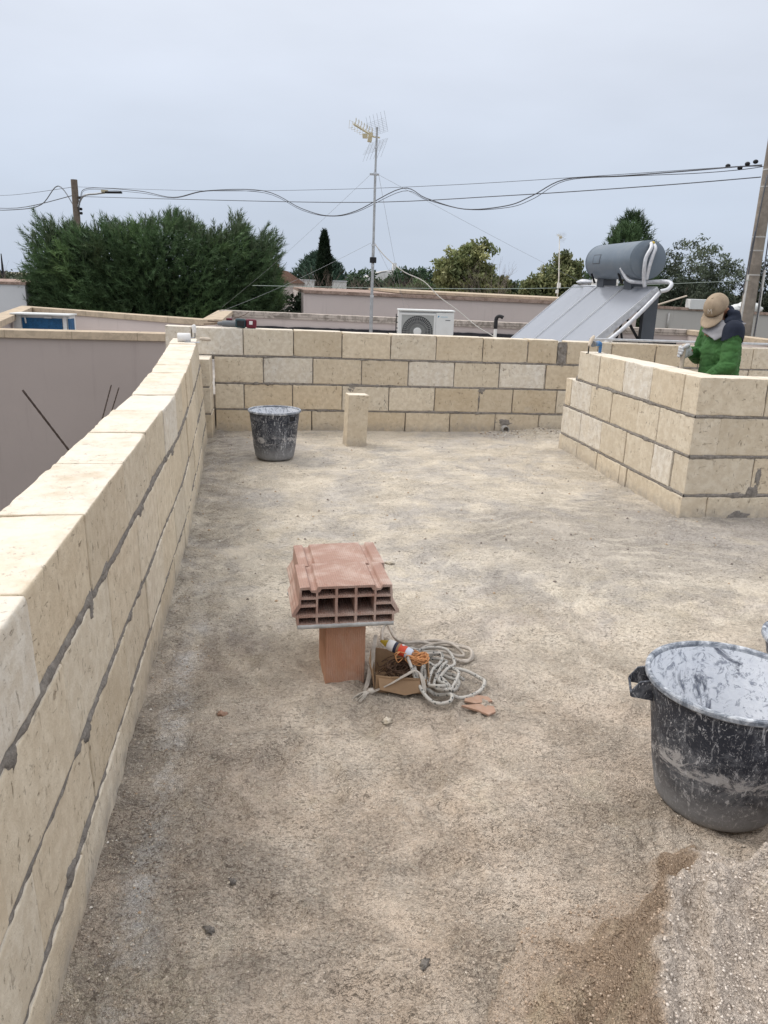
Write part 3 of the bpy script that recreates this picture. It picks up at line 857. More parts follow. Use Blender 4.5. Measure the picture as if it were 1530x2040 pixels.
# loose grit over the near floor
ICO = bpy.data.meshes.new('ico'); bm = bmesh.new(); bmesh.ops.create_icosphere(bm, subdivisions=1, radius=1.0); bm.to_mesh(ICO); bm.free()
def grit(n, fx, fy, smin, smax, fh, pal=None, rnd_=False):
    oct_v = np.array([(1, 0, 0), (-1, 0, 0), (0, 1, 0), (0, -1, 0), (0, 0, 1), (0, 0, -1)], float)
    ico = [v.co.copy() for v in ICO.vertices]; ico_f = np.array([list(p.vertices) for p in ICO.polygons])
    oct_f = np.array([(0, 2, 4), (2, 1, 4), (1, 3, 4), (3, 0, 4), (2, 0, 5), (1, 2, 5), (3, 1, 5), (0, 3, 5)])
    VV, FF, CC = [], [], []
    if rnd_: oct_v = np.array([tuple(v) for v in ico]); oct_f = ico_f
    nv_ = len(oct_v)
    pal = pal or [(.50, .42, .32), (.60, .53, .43), (.33, .28, .23), (.20, .17, .15), (.44, .33, .23), (.64, .60, .54)]
    for k in range(n):
        x, y = fx(), fy()
        s = smin + (smax - smin) * random.random() ** 3
        v = oct_v * (s * RNG.uniform(.65, 1.2, (nv_, 1))) * np.array((1, 1, .7))
        an = rnd(0, PI); c, s_ = math.cos(an), math.sin(an)
        v = v @ np.array(((c, -s_, 0), (s_, c, 0), (0, 0, 1)))
        VV.append(v + np.array((x, y, fh(x, y) + s * .25))); FF.append(oct_f + nv_ * k)
        CC += [random.choice(pal)] * nv_
    return np.concatenate(VV), np.concatenate(FF), CC
b_ = NB('grit'); b_.bump(b_.noise(200, 2), .4, .003); M['grit'] = b_.done(b_.attr(), .95, 0, .1)
v1, f1, c1 = grit(15000, lambda: -.45 + 2.3 * random.random(), lambda: 1.1 + 2.6 * random.random() ** 1.4, .0016, .0045, floor_h, [(.50, .425, .345), (.56, .48, .40), (.40, .33, .265), (.33, .27, .22), (.60, .53, .45), (.47, .385, .30)])
v2, f2, c2 = grit(1500, lambda: -.46 + abs(random.gauss(0, .12)), lambda: rnd(1.1, 7.5), .0015, .006, floor_h)
v3, f3, c3 = grit(900, lambda: rnd(-.45, 3.0), lambda: rnd(3.6, 8.1), .003, .012, floor_h)
v4, f4, c4_ = grit(400, lambda: rnd(2.3, 3.2), lambda: 8.18 - abs(random.gauss(0, .16)), .004, .016, floor_h)
tag(link('floor_grit', np_mesh('floor_grit', np.concatenate([v1, v2, v3, v4]), np.concatenate([f1, f2 + len(v1), f3 + len(v1) + len(v2), f4 + len(v1) + len(v2) + len(v3)]), M['grit'], False, c1 + c2 + c3 + c4_)), kind='stuff')
# a few bigger chips one can tell apart
for (x, y, s, m, lab) in ((.43, 2.48, .017, 'stone', 'pale stone chip on the sand in front of the rope heap'), (-.17, 2.59, .013, 'terra_plain', 'small reddish shard lying alone by the left parapet'),
                          (.36, 1.43, .010, 'mortar', 'upright grey mortar crumb near the bottom centre of the sand'), (-.15, 1.58, .010, 'mortar', 'dark mortar lump on the grey dirt near the left parapet'),
                          (-.10, 1.74, .009, 'mortar', 'grey mortar lump farther from the camera on the dirty strip at left'), (.70, 4.15, .016, 'stone', 'pale crumb lying on the bare floor behind the hollow bricks'),
                          (.80, 1.50, .026, 'sand', 'rounded sand clod lying left of the sand heap'), (.70, 1.42, .022, 'sand', 'flatter sand clod farthest left of the sand heap')):
    mb = MB()
    mb.col = {'stone': (.66, .58, .45), 'sand': (.1, .1, .1)}.get(m, (1, 1, 1))
    mb.ell((0, 0, s * .25), (s * rnd(1, 1.5), s * .9, s * .6), None, 14, 9, 1.1, 2.2)
    o = mb.build('stone_chip', M[m], None, (x, y, floor_h(x, y)), True)
    o.rotation_euler = (0, 0, rnd(0, 6)); tag(o, lab, 'chip')

# ------------------------------------------------------------------ sand heap, bottom right
MOIST = 0.0
def heap_h(x, y):
    # two overlapping shovel-cut terraces of a low heap that runs out of the frame to the right
    w1 = .040 * nz(x * 5, y * 5, 2) + .016 * nz(x * 15, y * 15, 4) + .008 * nz(x * 40, y * 40, 4); w2 = .034 * nz(x * 6 + 9, y * 6, 2) + .012 * nz(x * 19, y * 19, 9)
    d1 = (x - .872) * .882 - (y - 1.335) * .47 + w1
    b1 = (1.345 - y) * .97 + (x - .872) * .22 + w2
    d2 = (x - 1.035) * .90 - (y - 1.44) * .43 + w2
    b2 = -(x - 1.035) * .46 - (y - 1.44) * .89 + w1
    far = .5 * (2.15 - x)
    cap1 = .20 + .05 * max(0, 1.3 - y) + .012 * nz(x * 4, y * 4, 6) + .05 * math.exp(-(min(d1, max(.0, b1) * .8) / .035) ** 2) - .06 * sstep(.04, .26, min(d1, b1 + .05)) + .012 * nz(x * 7, y * 7, 31) + .30 * max(0, d1 - .2)
    cap2 = .205 + .02 * nz(x * 4, y * 4, 8) + .035 * math.exp(-(min(d2, max(0, b2)) / .035) ** 2) - .07 * sstep(.03, .18, min(d2, b2))
    h1 = min(cap1, cap1 + 1.35 * d1, cap1 + 1.9 * b1, far); h2 = min(cap2, cap2 + 2.3 * d2, cap2 + 1.0 * b2, far)
    h = max(h1, h2)
    k = sstep(-.012, .016, max(min(d1, b1 + .03), min(d2, b2 + .10)))
    # loose brown sand that slid off the cut face
    ap = .062 * math.exp(-(max(0, -d1 - .10) / .20) ** 2) * sstep(1.62, 1.34, y) * (1 + .9 * nz(x * 6, y * 6, 5) + .5 * nz(x * 15, y * 15, 6))
    ap2 = .02 * math.exp(-(max(0, -d2 - .06) / .06) ** 2) * sstep(1.60, 1.50, y)
    h = max(h, ap, ap2) if h > -.2 else 0
    h *= sstep(.55, .70, y)
    global MOIST
    MOIST = max(0.0, 1 - k) * (1 if h > max(ap, ap2) + .004 else .25)
    return max(0.0, h), k
xs_ = np.arange(.42, 2.25, .0065); ys_ = np.arange(.60, 1.75, .0065)
vs = []; cs = []
for y in ys_:
    for x in xs_:
        h, k = heap_h(x, y); mo_ = MOIST
        on = sstep(0, .02, h)
        rough = .009 * nz(x * 18, y * 18, 1) + (.006 + .005 * k) * nz(x * 46, y * 46, 2) + (.004 + .003 * k) * nz(x * 90, y * 90, 3)
        lump = (.020 * nz(x * 9, y * 9, 21) + .020 * max(-.1, nz(x * 17, y * 17, 23)) + .016 * max(0, nz(x * 33, y * 33, 25))) * sstep(.005, .05, h) * lerp(1.5, .7, k)
        z = h + lump + rough * on * lerp(1.2, 1.0, k) + floor_h(x, y) * (1 - on) * .9 - (1 - on) * .004 + floor_h(x, y) * on * .5
        vs.append((x - 1.4, y - 1.1, z)); cs.append((k, sstep(.002, .075, h), mo_))
nx, ny = len(xs_), len(ys_)
ii, jj = np.meshgrid(np.arange(nx - 1), np.arange(ny - 1)); a = (jj * nx + ii).ravel()
o = link('sand_heap', np_mesh('sand_heap', vs, np.stack([a, a + 1, a + nx + 1, a + nx], 1), M['sand'], True, cs), None, (1.4, 1.1, 0))
tag(o, 'heap of coarse brownish sand with a dug-out face in the near right corner', 'sand heap')
PALC = [(.66, .585, .51), (.60, .53, .46), (.70, .63, .56), (.55, .475, .41)]; PALB = [(.43, .325, .24), (.48, .37, .28), (.38, .285, .21), (.53, .43, .34)]
def hx_(): return rnd(.5, 1.7)
def hz_(x, y): return heap_h(x, y)[0] + .016 * nz(x * 9, y * 9, 21) + .006
vA, fA, cA = grit(5200, hx_, lambda: rnd(.9, 1.6), .0014, .0042, hz_, PALC, True)
vB, fB, cB = grit(3200, lambda: rnd(.45, 1.15), lambda: rnd(.95, 1.65), .0014, .0042, hz_, PALB, True)
ctr = lambda v: v.reshape(-1, 12, 3).mean(1)
kA = np.array([heap_h(x, y)[1] > .55 for x, y, z in ctr(vA)]); kB = np.array([(heap_h(x, y)[1] < .5 and heap_h(x, y)[0] > .01) for x, y, z in ctr(vB)])
def pick(v, c, k):
    v = v.reshape(-1, 12, 3)[k]; c = np.array(c).reshape(-1, 12, 3)[k]; return v.reshape(-1, 3), c.reshape(-1, 3)
vA, cA = pick(vA, cA, kA); vB, cB = pick(vB, cB, kB)
v1 = np.concatenate([vA, vB]); c1 = np.concatenate([cA, cB]); nI = len(v1) // 12
f1 = np.concatenate([np.array([list(p.vertices) for p in ICO.polygons]) + 12 * k for k in range(nI)])
l = link('loose_grains', np_mesh('loose_grains', v1 - np.array((1.4, 1.1, 0)), f1, M['grit'], True, c1), o); l['kind'] = 'stuff'
# ------------------------------------------------------------------ mason's tubs
def tub(label, loc, rb, rt, h, rotz, side_handles=True, slot=False, tilt=(0, 0)):
    t = thing('mortar_tub', label, 'tub', loc, rotz)
    t.rotation_euler = (tilt[0], tilt[1], rotz)
    n = 72
    mb = MB()
    prof = [(.0, 0.004), (rb * .70, .004), (rb * .82, 0.002), (rb * .90, .008), (rb * .96, .021), (rb * .99, .037), (rb * 1.005, .055), (lerp(rb, rt, .25), h * .27), (lerp(rb, rt, .262), h * .275), (lerp(rb, rt, .6), h * .62), (lerp(rb, rt, .93), h * .93), (rt - .004, h - .012)]
    mb.lathe(prof, n, jit=.012)
    mb.build('shell', M['tub'], t, (0, 0, 0), True, auto=50)
    mb = MB()
    mb.lathe([(rt - .006, h - .014), (lerp(rb, rt, .6) - .004, h * .62), (lerp(rb, rt, .2) - .004, h * .2), (rb - .006, .035), (rb * .8, .012), (0, .012)], n, jit=.012)
    mb.build('lime_lining', M['tub_in'], t, (0, 0, 0), True)
    mb = MB()
    pr = [(rt - .006, h - .014), (rt + .008, h - .018), (rt + .011, h - .014), (rt + .011, h - .003), (rt + .008, h + .001), (rt - .002, h + .001), (rt - .006, h - .004), (rt - .006, h - .014)]
    mb.lathe(pr, n, jit=.012)
    mb.build('rim', M['rim'], t, (0, 0, 0), True, auto=35)
    for s in ((0, PI) if side_handles else ()):
        mb = MB(); rr_ = lerp(rb, rt, .86)
        cs, sn = math.cos(s), math.sin(s)
        def P(r, u, z): return V((r * cs - u * sn, r * sn + u * cs, z))
        # an open strap handle: two gussets hung under the rim and a bar between
        zt, zb = h - .018, h - .088
        for u in (-.05, .05):
            sg = 1 if u > 0 else -1
            pts = [(rr_ - .004, zt), (rt + .028, zt - .012), (rt + .052, zb + .020), (rt + .048, zb + .004), (rr_ - .008, zb)]
            vs = [P(r, u - .004 * sg, z) for r, z in pts] + [P(r, u + .004 * sg, z) for r, z in pts]
            k = len(pts)
            mb.add(vs, [tuple(range(k)), tuple(range(2 * k - 1, k - 1, -1))] + [(i, (i + 1) % k, k + (i + 1) % k, k + i) for i in range(k)])
        pts = [(rt + .026, zt - .012), (rt + .054, zb + .020), (rt + .050, zb + .002), (rt + .044, zb + .002), (rt + .046, zb + .020), (rt + .022, zt - .016)]
        vs = [P(r, -.0455, z) for r, z in pts] + [P(r, .0455, z) for r, z in pts]
        k = len(pts)
        sel = [1, 2, 3, 4]
        mb.add([vs[i] for i in sel] + [vs[i + k] for i in sel], [(0, 1, 2, 3), (7, 6, 5, 4)] + [(i, (i + 1) % 4, 4 + (i + 1) % 4, 4 + i) for i in range(4)])
        mb.build('handle', M['tub'], t, bevel=.0015)
    if slot:
        # moulded grip slot below the rim, towards the camera
        mb = MB(); rr_ = lerp(rb, rt, .86)
        a0 = R(-58)
        for da, w_, z0, z1, o in ((-.17, .012, h - .085, h - .03, .006), (.17, .012, h - .085, h - .03, .006), (0, .17, h - .092, h - .078, .007), (0, .17, h - .036, h - .026, .007)):
            seg = 8
            ring = []
            half = w_ / rr_ / 2 if w_ < .1 else .19
            for i in range(seg + 1):
                an = a0 + da + lerp(-half, half, i / seg)
                for r in (rr_ - .006, rr_ + o + .004):
                    for z in (z0, z1): ring.append(V((r * math.cos(an), r * math.sin(an), z)))
            fs = []
            for i in range(seg):
                b0 = i * 4
                fs += [(b0, b0 + 4, b0 + 5, b0 + 1), (b0 + 2, b0 + 3, b0 + 7, b0 + 6), (b0 + 1, b0 + 5, b0 + 7, b0 + 3), (b0, b0 + 2, b0 + 6, b0 + 4)]
            fs += [(0, 1, 3, 2), (seg * 4, seg * 4 + 2, seg * 4 + 3, seg * 4 + 1)]
            mb.add(ring, fs)
        mb.build('grip', M['tub'], t, bevel=.001)
        mb = MB(); ring = []
        for i in range(9):
            an = a0 + lerp(-.15, .15, i / 8)
            for z in (h - .078, h - .037): ring.append(V(((rr_ + .0035) * math.cos(an), (rr_ + .0035) * math.sin(an), z)))
        mb.add(ring, [(2 * i, 2 * i + 2, 2 * i + 3, 2 * i + 1) for i in range(8)])
        mb.build('grip_slot', M['black_rub'], t)
    return t
tub('large black mortar tub with white lime-caked inside and strap handle, nearest the camera', (1.395, 1.935, .0), .184, .243, .432, R(158))
tub('black mortar tub streaked with lime standing before the far parapet', (.085, 6.88, .006), .175, .222, .435, R(10), False, True)
tub('black mortar tub mostly out of the picture, only its edge showing at the right border', (2.145, 2.46, 0), .17, .222, .27, R(170), False)

# ------------------------------------------------------------------ hollow bricks on their stand
t = thing('terracotta_stand', 'upright fluted orange-brown hollow brick carrying the hollow floor bricks', 'brick', (.300, 2.90, 0), .035)
mb = MB()
def frame2d(w, h, nx_, ny_, wall=.009):
    out = [[(-w / 2, 0), (w / 2, 0), (w / 2, h), (-w / 2, h)]]
    cw = (w - wall * (nx_ + 1)) / nx_; ch = (h - wall * (ny_ + 1)) / ny_
    for i in range(nx_):
        for j in range(ny_):
            x0 = -w / 2 + wall + i * (cw + wall); y0 = wall + j * (ch + wall)
            out.append([(x0, y0), (x0, y0 + ch), (x0 + cw, y0 + ch), (x0 + cw, y0)])
    return out
vs, fs = curve_fill('f', frame2d(.158, .245, 2, 3), .272)
# cells run vertically: profile in plan, extruded along Z
mb.add([V((p.x, p.y - .122, p.z + .136)) for p in vs], fs)
mb.build('body', M['terra_stand'], t, bevel=.002)
mb = MB()
for i in range(1): mb.box((-.10, .09, .268), (.17, .26, .010), (0, 0, .2))
o = mb.build('flat_shard', M['cement_coat'], t)
o['label'] = 'cement-crusted flat shard wedged under the bricks'

def pignatta(label, loc, rotz, tilt=(0, 0, 0), cement=True):
    t = thing('hollow_floor_brick', label, 'brick', loc, rotz)
    t.rotation_euler = (tilt[0], tilt[1], rotz)
    W2 = .2
    # outline (x, z): flanged foot, sloping flanks, top with two grooves
    out = [(-.187, 0), (.187, 0), (.188, .036), (.205, .042), (.206, .052), (.180, .095), (.176, .158), (.139, .160), (.133, .147), (.115, .147), (.108, .160),
           (-.108, .160), (-.115, .147), (-.133, .147), (-.139, .160), (-.176, .158), (-.180, .095), (-.206, .052), (-.205, .042), (-.188, .036)]
    hs = []
    cx = [-.148, -.075, 0, .075, .148]
    for i, x in enumerate(cx):
        hw = .0325
        hs.append([(x - hw, .008), (x - hw, .036), (x + hw, .036), (x + hw, .008)])             # foot row
        if i in (1, 2, 3):
            hs.append([(x - hw, .046), (x - hw, .112), (x + hw, .112), (x + hw, .046)])          # tall cells
            if i == 2: hs.append([(x - hw, .121), (x - hw, .150), (x + hw, .150), (x + hw, .121)])
            else:
                k = 1 if i == 3 else -1
                pts = [(x - hw * k, .121), (x - hw * k, .150), (x + .020 * k, .150), (x + .026 * k, .139), (x + hw * k, .137), (x + hw * k, .121)]
                hs.append(pts)
        else:
            k = 1 if x > 0 else -1
            hs.append([(x - hw * k, .047), (x - hw * k, .078), (x + .026 * k, .078), (x + .046 * k, .047)])
            hs.append([(x - hw * k, .087), (x - hw * k, .109), (x + .024 * k, .109), (x + .024 * k, .087)])
            hs.append([(x - hw * k, .118), (x - hw * k, .136), (x - .016 * k, .138), (x - .008 * k, .149), (x + .021 * k, .149), (x + .022 * k, .118)])
    vs, fs = curve_fill('p', [out] + hs, .25)
    mb = MB()
    mb.add([V((p.x + .0012 * nz(p.x * 30, p.y * 30, p.z * 9), p.z, p.y + .0012 * nz(p.x * 30 + 5, p.y * 30, p.z * 9))) for p in vs], fs)
    mb.build('body', M['terra'], t, bevel=.0012)
    if cement:
        mb = MB(); nx_, ny_ = 60, 3
        ring = []
        for i in range(nx_ + 1):
            x = lerp(-.186, .186, i / nx_)
            for (y, z) in ((.125, -.0095), (-.1265 - .0015 * (1 + nz(x * 40, 2)), -.0095), (-.1268 - .0015 * (1 + nz(x * 40, 2)), .0035 + .004 * nz(x * 55, 1)), (-.125, .006 + .003 * nz(x * 55, 1))):
                ring.append(V((x, y, z)))
        fs = []
        for i in range(nx_):
            for j in range(3): fs.append((i * 4 + j, i * 4 + j + 1, i * 4 + j + 5, i * 4 + j + 4))
        fs += [(0, 1, 2, 3), (nx_ * 4 + 3, nx_ * 4 + 2, nx_ * 4 + 1, nx_ * 4)]
        ring = [p + V((0, 0, 0)) for p in ring]
        mb.add(ring, fs)
        mb.build('cement_skin', M['cement_coat'], t, smooth=True)
    return t
pignatta('front hollow terracotta floor brick, open cells facing the camera, cement crust underneath', (.294, 2.85, .2835), .035)
pignatta('rear hollow terracotta floor brick, reddish ribbed top, pushed behind its twin', (.300, 3.106, .2785), .052, (.02, -.008, 0), False)
t = thing('terracotta_stand', 'second upright brick hidden under the rear hollow floor brick', 'brick', (.33, 3.11, 0), .1)
mb = MB()
vs, fs = curve_fill('f', frame2d(.158, .12, 2, 1), .272)
mb.add([V((p.x, p.y - .06, p.z + .136)) for p in vs], fs)
mb.build('body', M['terra_stand'], t, bevel=.002)

# ------------------------------------------------------------------ cardboard box, ropes, bottle, twine
t = thing('cardboard_box', 'crushed open brown cardboard box of rusty wire ties beside the brick stand', 'box', (.52, 2.765, 0), -.13)
mb = MB()
def panel(a, b, h0, h1, th=.004, nseg=8, bulge=.0):
    a, b = V(a), V(b); d = (b - a); nrm = V((d.y, -d.x, 0)).normalized()
    vs = []
    for i in range(nseg + 1):
        k = i / nseg; p = a + d * k
        off = nrm * (bulge * math.sin(PI * k) + .004 * nz(k * 4, h0 + a.x * 9))
        hh = lerp(h0, h1, k) + .006 * nz(k * 6, a.y * 9)
        for t_ in (0, th):
            for z in (.002, hh): 
                lean = off * (z / .09) + nrm * (.1 * z)
                vs.append(p + lean + nrm * t_ + V((0, 0, z)))
    fs = []
    for i in range(nseg):
        b0 = i * 4
        fs += [(b0, b0 + 4, b0 + 5, b0 + 1), (b0 + 2, b0 + 3, b0 + 7, b0 + 6), (b0 + 1, b0 + 5, b0 + 7, b0 + 3), (b0, b0 + 2, b0 + 6, b0 + 4)]
    fs += [(0, 1, 3, 2), (nseg * 4, nseg * 4 + 2, nseg * 4 + 3, nseg * 4 + 1)]
    mb.add(vs, fs)
panel((-.095, -.085, 0), (.105, -.085, 0), .085, .072, bulge=.006)
panel((.105, -.085, 0), (.105, .085, 0), .072, .085, bulge=.004)
panel((.105, .085, 0), (-.095, .085, 0), .085, .105, bulge=.004)
panel((-.095, .085, 0), (-.095, -.085, 0), .115, .100, bulge=.01)
mb.box((.005, 0, .006), (.196, .166, .006))
mb.build('body', M['card'], t, bevel=.0012)
mb = MB()     # a front flap folded down over the side
mb.add([V((-.085, -.0955, .080)), V((.075, -.0955, .074)), V((.088, -.118, .030)), V((.02, -.125, .016)), V((-.078, -.116, .034)),
        V((-.085, -.0925, .080)), V((.075, -.0925, .074)), V((.088, -.115, .029)), V((.02, -.122, .015)), V((-.078, -.113, .033))],
       [(0, 1, 2, 3, 4), (9, 8, 7, 6, 5), (0, 5, 6, 1), (1, 6, 7, 2), (2, 7, 8, 3), (3, 8, 9, 4), (4, 9, 5, 0)])
mb.build('flap', M['card'], t)
mb = MB()     # coils of rusty tie wire in the box
for k in range(46):
    c = V((rnd(-.06, .05), rnd(-.05, .05), rnd(.03, .085))); a = rnd(0, 6); r1 = rnd(.02, .05)
    pts = [c + V((math.cos(a + q) * r1, math.sin(a + q) * r1 * rnd(.6, 1), .012 * math.sin(q * 2 + a))) for q in np.linspace(0, rnd(2, 5), 9)]
    mb.tube(pts, .0014, 4)
for k in range(9):
    c = V((.01 + rnd(-.02, .02), -.02 + rnd(-.02, .02), .05 + k * .005))
    mb.tube([c + V((.042 * math.cos(q), .032 * math.sin(q), .01 * math.sin(q))) for q in np.linspace(0, 2 * PI, 16)], .003, 5)
w_ = mb.build('tie_wire', M['wire_rust'], t); w_['kind'] = 'stuff'

def rope(name, label, pts, r, mat, n=8, sub=7, loc=None, noisez=True):
    pts = [(.44 + (p[0] - .44) * .92, p[1], p[2]) for p in pts]
    loc = V(loc or (sum(p[0] for p in pts) / len(pts), sum(p[1] for p in pts) / len(pts), 0))
    mb = MB(); mb.tube([V(p) - loc for p in pts], r, n, smooth_sub=sub)
    o = mb.build(name, mat, None, loc, True)
    return tag(o, label, 'rope')
# pixel-measured lie of the flecked rope, as points on and over the box
def zz(x, y):
    # height of what lies under the rope at a place: box rim or floor
    return .012 + (.085 * sstep(.13, .06, math.hypot((x - .52) * .9, (y - 2.78))))
random.seed(21)
fp = []
# long first run over the box down to the front loop
path = [(.52, 3.02), (.50, 2.92), (.56, 2.86), (.60, 2.80), (.585, 2.72), (.60, 2.64), (.64, 2.575), (.70, 2.555), (.715, 2.59), (.66, 2.635), (.62, 2.70), (.64, 2.79), (.69, 2.80), (.715, 2.72),
        (.70, 2.645), (.755, 2.60), (.84, 2.615), (.885, 2.67), (.885, 2.75), (.83, 2.795), (.75, 2.80), (.70, 2.845), (.74, 2.745), (.775, 2.69), (.745, 2.655), (.70, 2.68), (.69, 2.75), (.725, 2.80), (.77, 2.76), (.80, 2.70)]
fp = [(x, y, zz(x, y) + .005 + .011 * (i % 3)) for i, (x, y) in enumerate(path)]
rope('flecked_rope', 'white rope with black flecks looped over the box and out onto the floor', fp, .0075, M['rope'])
path = [(.55, 2.93), (.60, 2.96), (.68, 2.97), (.74, 2.93), (.68, 2.88), (.60, 2.84), (.56, 2.78), (.565, 2.70), (.60, 2.66), (.635, 2.72), (.655, 2.84), (.71, 2.90), (.76, 2.85), (.72, 2.78), (.67, 2.70), (.665, 2.63), (.70, 2.60), (.73, 2.66), (.70, 2.73)]
rope('flecked_rope', 'second white rope with black flecks heaped behind and right of the box', [(x, y, zz(x, y) + .02 + .012 * ((i + 1) % 3)) for i, (x, y) in enumerate(path)], .0068, M['rope'])
path = [(.50, 3.06), (.515, 3.15), (.545, 3.18), (.565, 3.10), (.60, 3.03), (.68, 3.05), (.78, 3.06), (.86, 3.02), (.905, 2.95), (.875, 2.90), (.80, 2.91), (.72, 2.94), (.66, 2.99), (.72, 3.04), (.82, 3.03), (.875, 2.97), (.84, 2.93), (.76, 2.95), (.66, 2.92), (.62, 2.86)]
rope('braided_rope', 'dirty plain grey braided rope in long loops at the back of the heap', [(x, y, .012 + .012 * (i % 3) + .03 * sstep(.7, .55, x)) for i, (x, y) in enumerate(path)], .0068, M['rope_plain'])
path = [(.47, 3.00), (.55, 3.05), (.66, 3.08), (.76, 3.10), (.85, 3.07), (.915, 3.00), (.90, 2.92), (.83, 2.895)]
rope('braided_rope', 'outermost plain grey rope loop, farthest back on the floor', [(x, y, .012 + .006 * (i % 2)) for i, (x, y) in enumerate(path)], .0075, M['rope_plain'])
path = [(.60, 2.98), (.66, 2.90), (.74, 2.86), (.70, 2.80), (.63, 2.83), (.60, 2.90), (.68, 2.95), (.77, 2.90), (.79, 2.82), (.74, 2.75), (.69, 2.70), (.71, 2.63), (.66, 2.60), (.635, 2.66), (.67, 2.74), (.73, 2.83), (.78, 2.74), (.76, 2.66), (.715, 2.60)]
rope('flecked_rope', 'third white flecked rope knotted on top of the pile right of the box', [(x, y, zz(x, y) + .03 + .011 * ((i * 2) % 5) * .7) for i, (x, y) in enumerate(path)], .0066, M['rope'])
# flat webbing strap with frayed ends
t = thing('webbing_strap', 'flat grey webbing strap with frayed end hanging down over the box front', 'strap', (.42, 2.72, 0))
def ribbon(mb, pts, wd, th, sub=6):
    pts = catmull([V(p) for p in pts], sub); vs, fs = [], []
    for i, p in enumerate(pts):
        tn = (pts[min(i + 1, len(pts) - 1)] - pts[max(i - 1, 0)]).normalized()
        up = V((.3 * math.sin(i * .5), .25, 1)).normalized(); sd = tn.cross(up).normalized(); up = sd.cross(tn)
        for a, b in ((-1, -1), (1, -1), (1, 1), (-1, 1)): vs.append(p + sd * a * wd / 2 + up * b * th / 2)
    for i in range(len(pts) - 1):
        for j in range(4): fs.append((i * 4 + j, i * 4 + (j + 1) % 4, i * 4 + 4 + (j + 1) % 4, i * 4 + 4 + j))
    e = (len(pts) - 1) * 4
    mb.add(vs, fs + [(3, 2, 1, 0), (e, e + 1, e + 2, e + 3)])
O = V((.42, 2.72, 0))
mb = MB()
ribbon(mb, [V(p) - O for p in ((.445, 2.92, .14), (.425, 2.84, .115), (.405, 2.77, .07), (.385, 2.72, .02), (.375, 2.695, .016), (.395, 2.675, .018), (.42, 2.675, .025), (.47, 2.665, .055), (.52, 2.665, .085), (.57, 2.675, .10), (.595, 2.655, .07), (.60, 2.625, .014))], .016, .005)
mb.build('webbing', M['strap'], t, smooth=True, auto=50)
mb = MB()
mb.ell(V((.395, 2.676, .02)) - O, (.016, .013, .013), None, 12, 8, .2)
for k in range(16):
    a = rnd(3.35, 4.15); L_ = rnd(.04, .085)
    p0 = V((.393, 2.674, .018)) - O
    mb.tube([p0, p0 + V((math.cos(a) * L_ * .5, math.sin(a) * L_ * .5, .002 + rnd(0, .006))), p0 + V((math.cos(a + rnd(-.2, .2)) * L_, math.sin(a + rnd(-.2, .2)) * L_, -.012))], .0022, 4)
mb.build('frayed_knot', M['strap'], t, smooth=True)
# orange twine ball
mb = MB(); c = V((0, 0, .0))
for k in range(26):
    a = rnd(-.35, .35); ax = V((rnd(-.3, .3), rnd(-.3, .3), 1)).normalized(); r1 = rnd(.022, .04)
    u = ax.orthogonal().normalized(); v_ = ax.cross(u); el = rnd(.35, .6)
    off = V((rnd(-.012, .012), rnd(-.012, .012), rnd(-.010, .014)))
    mb.tube([off + V((1.1 * r1 * math.cos(q), el * r1 * math.sin(q), .012 * math.sin(q * 2 + a * 9))) for q in np.linspace(0, 2 * PI, 14)], .0021, 5)
for k in range(3):
    mb.tube([V((-.02, 0, .01)), V((-.05, .01 * k, .025)), V((-.085, .03 - .02 * k, .02)), V((-.075, .05 - .03 * k, -.01)), V((-.04, .03, .0))], .0019, 5, smooth_sub=4)
tag(mb.build('twine_hank', M['twine'], None, (.585, 2.745, .118), True), 'hank of orange twine on the ropes beside the bottle', 'twine')
# bottle lying on the box
t = thing('squeeze_bottle', 'squeeze bottle with red label and yellow cap lying on the box', 'bottle', (.492, 2.80, .150))
t.scale = (.80, .80, .80)
ax = V((.80, -.52, -.20)).normalized()
rot = ax.to_track_quat('Z', 'Y').to_matrix()
mb = MB(); mb.lathe([(0, -.02), (.024, -.02), (.027, -.012), (.028, 0), (.0275, .018)], 24, rot=rot); mb.build('shoulder', M['label_white'], t, smooth=True, auto=50)
mb = MB(); mb.lathe([(.028, .018), (.0285, .018), (.0285, .034), (.028, .034)], 24, rot=rot); mb.build('dark_band', M['label_dark'], t, smooth=True, auto=50)
mb = MB(); mb.lathe([(.028, .034), (.0284, .034), (.0284, .046), (.028, .046)], 24, rot=rot); mb.build('pale_band', M['card'], t, smooth=True, auto=50)
mb = MB(); mb.lathe([(.028, .046), (.0285, .046), (.0285, .083), (.028, .083)], 24, rot=rot); lb = mb.build('red_label', M['label_red'], t, smooth=True, auto=50)
mb = MB()
for (du, z0, w_, hh) in ((.10, .052, .014, .012), (.45, .056, .008, .020)):
    u = V((0, 0, 1)); u = (u - ax * u.dot(ax)).normalized(); v_ = ax.cross(u)
    an = du; nn = (u * math.cos(an) - v_ * math.sin(an)); tt = ax.cross(nn)
    c = ax * (z0 + hh / 2) + nn * .0292
    mb.add([c + tt * a * w_ / 2 + ax * b * hh / 2 for a, b in ((-1, -1), (1, -1), (1, 1), (-1, 1))], [(0, 1, 2, 3)])
mb.build('label_print', M['label_white'], lb)
mb = MB(); mb.lathe([(.0275, .083), (.028, .086), (.027, .108), (.022, .115), (.0, .115)], 24, rot=rot); mb.build('base_end', M['bottle'], t, smooth=True, auto=50)
mb = MB(); mb.lathe([(0, -.062), (.006, -.062), (.009, -.05), (.016, -.034), (.020, -.02)], 18, rot=rot); mb.build('nozzle_cap', M['yellow'], t, smooth=True)
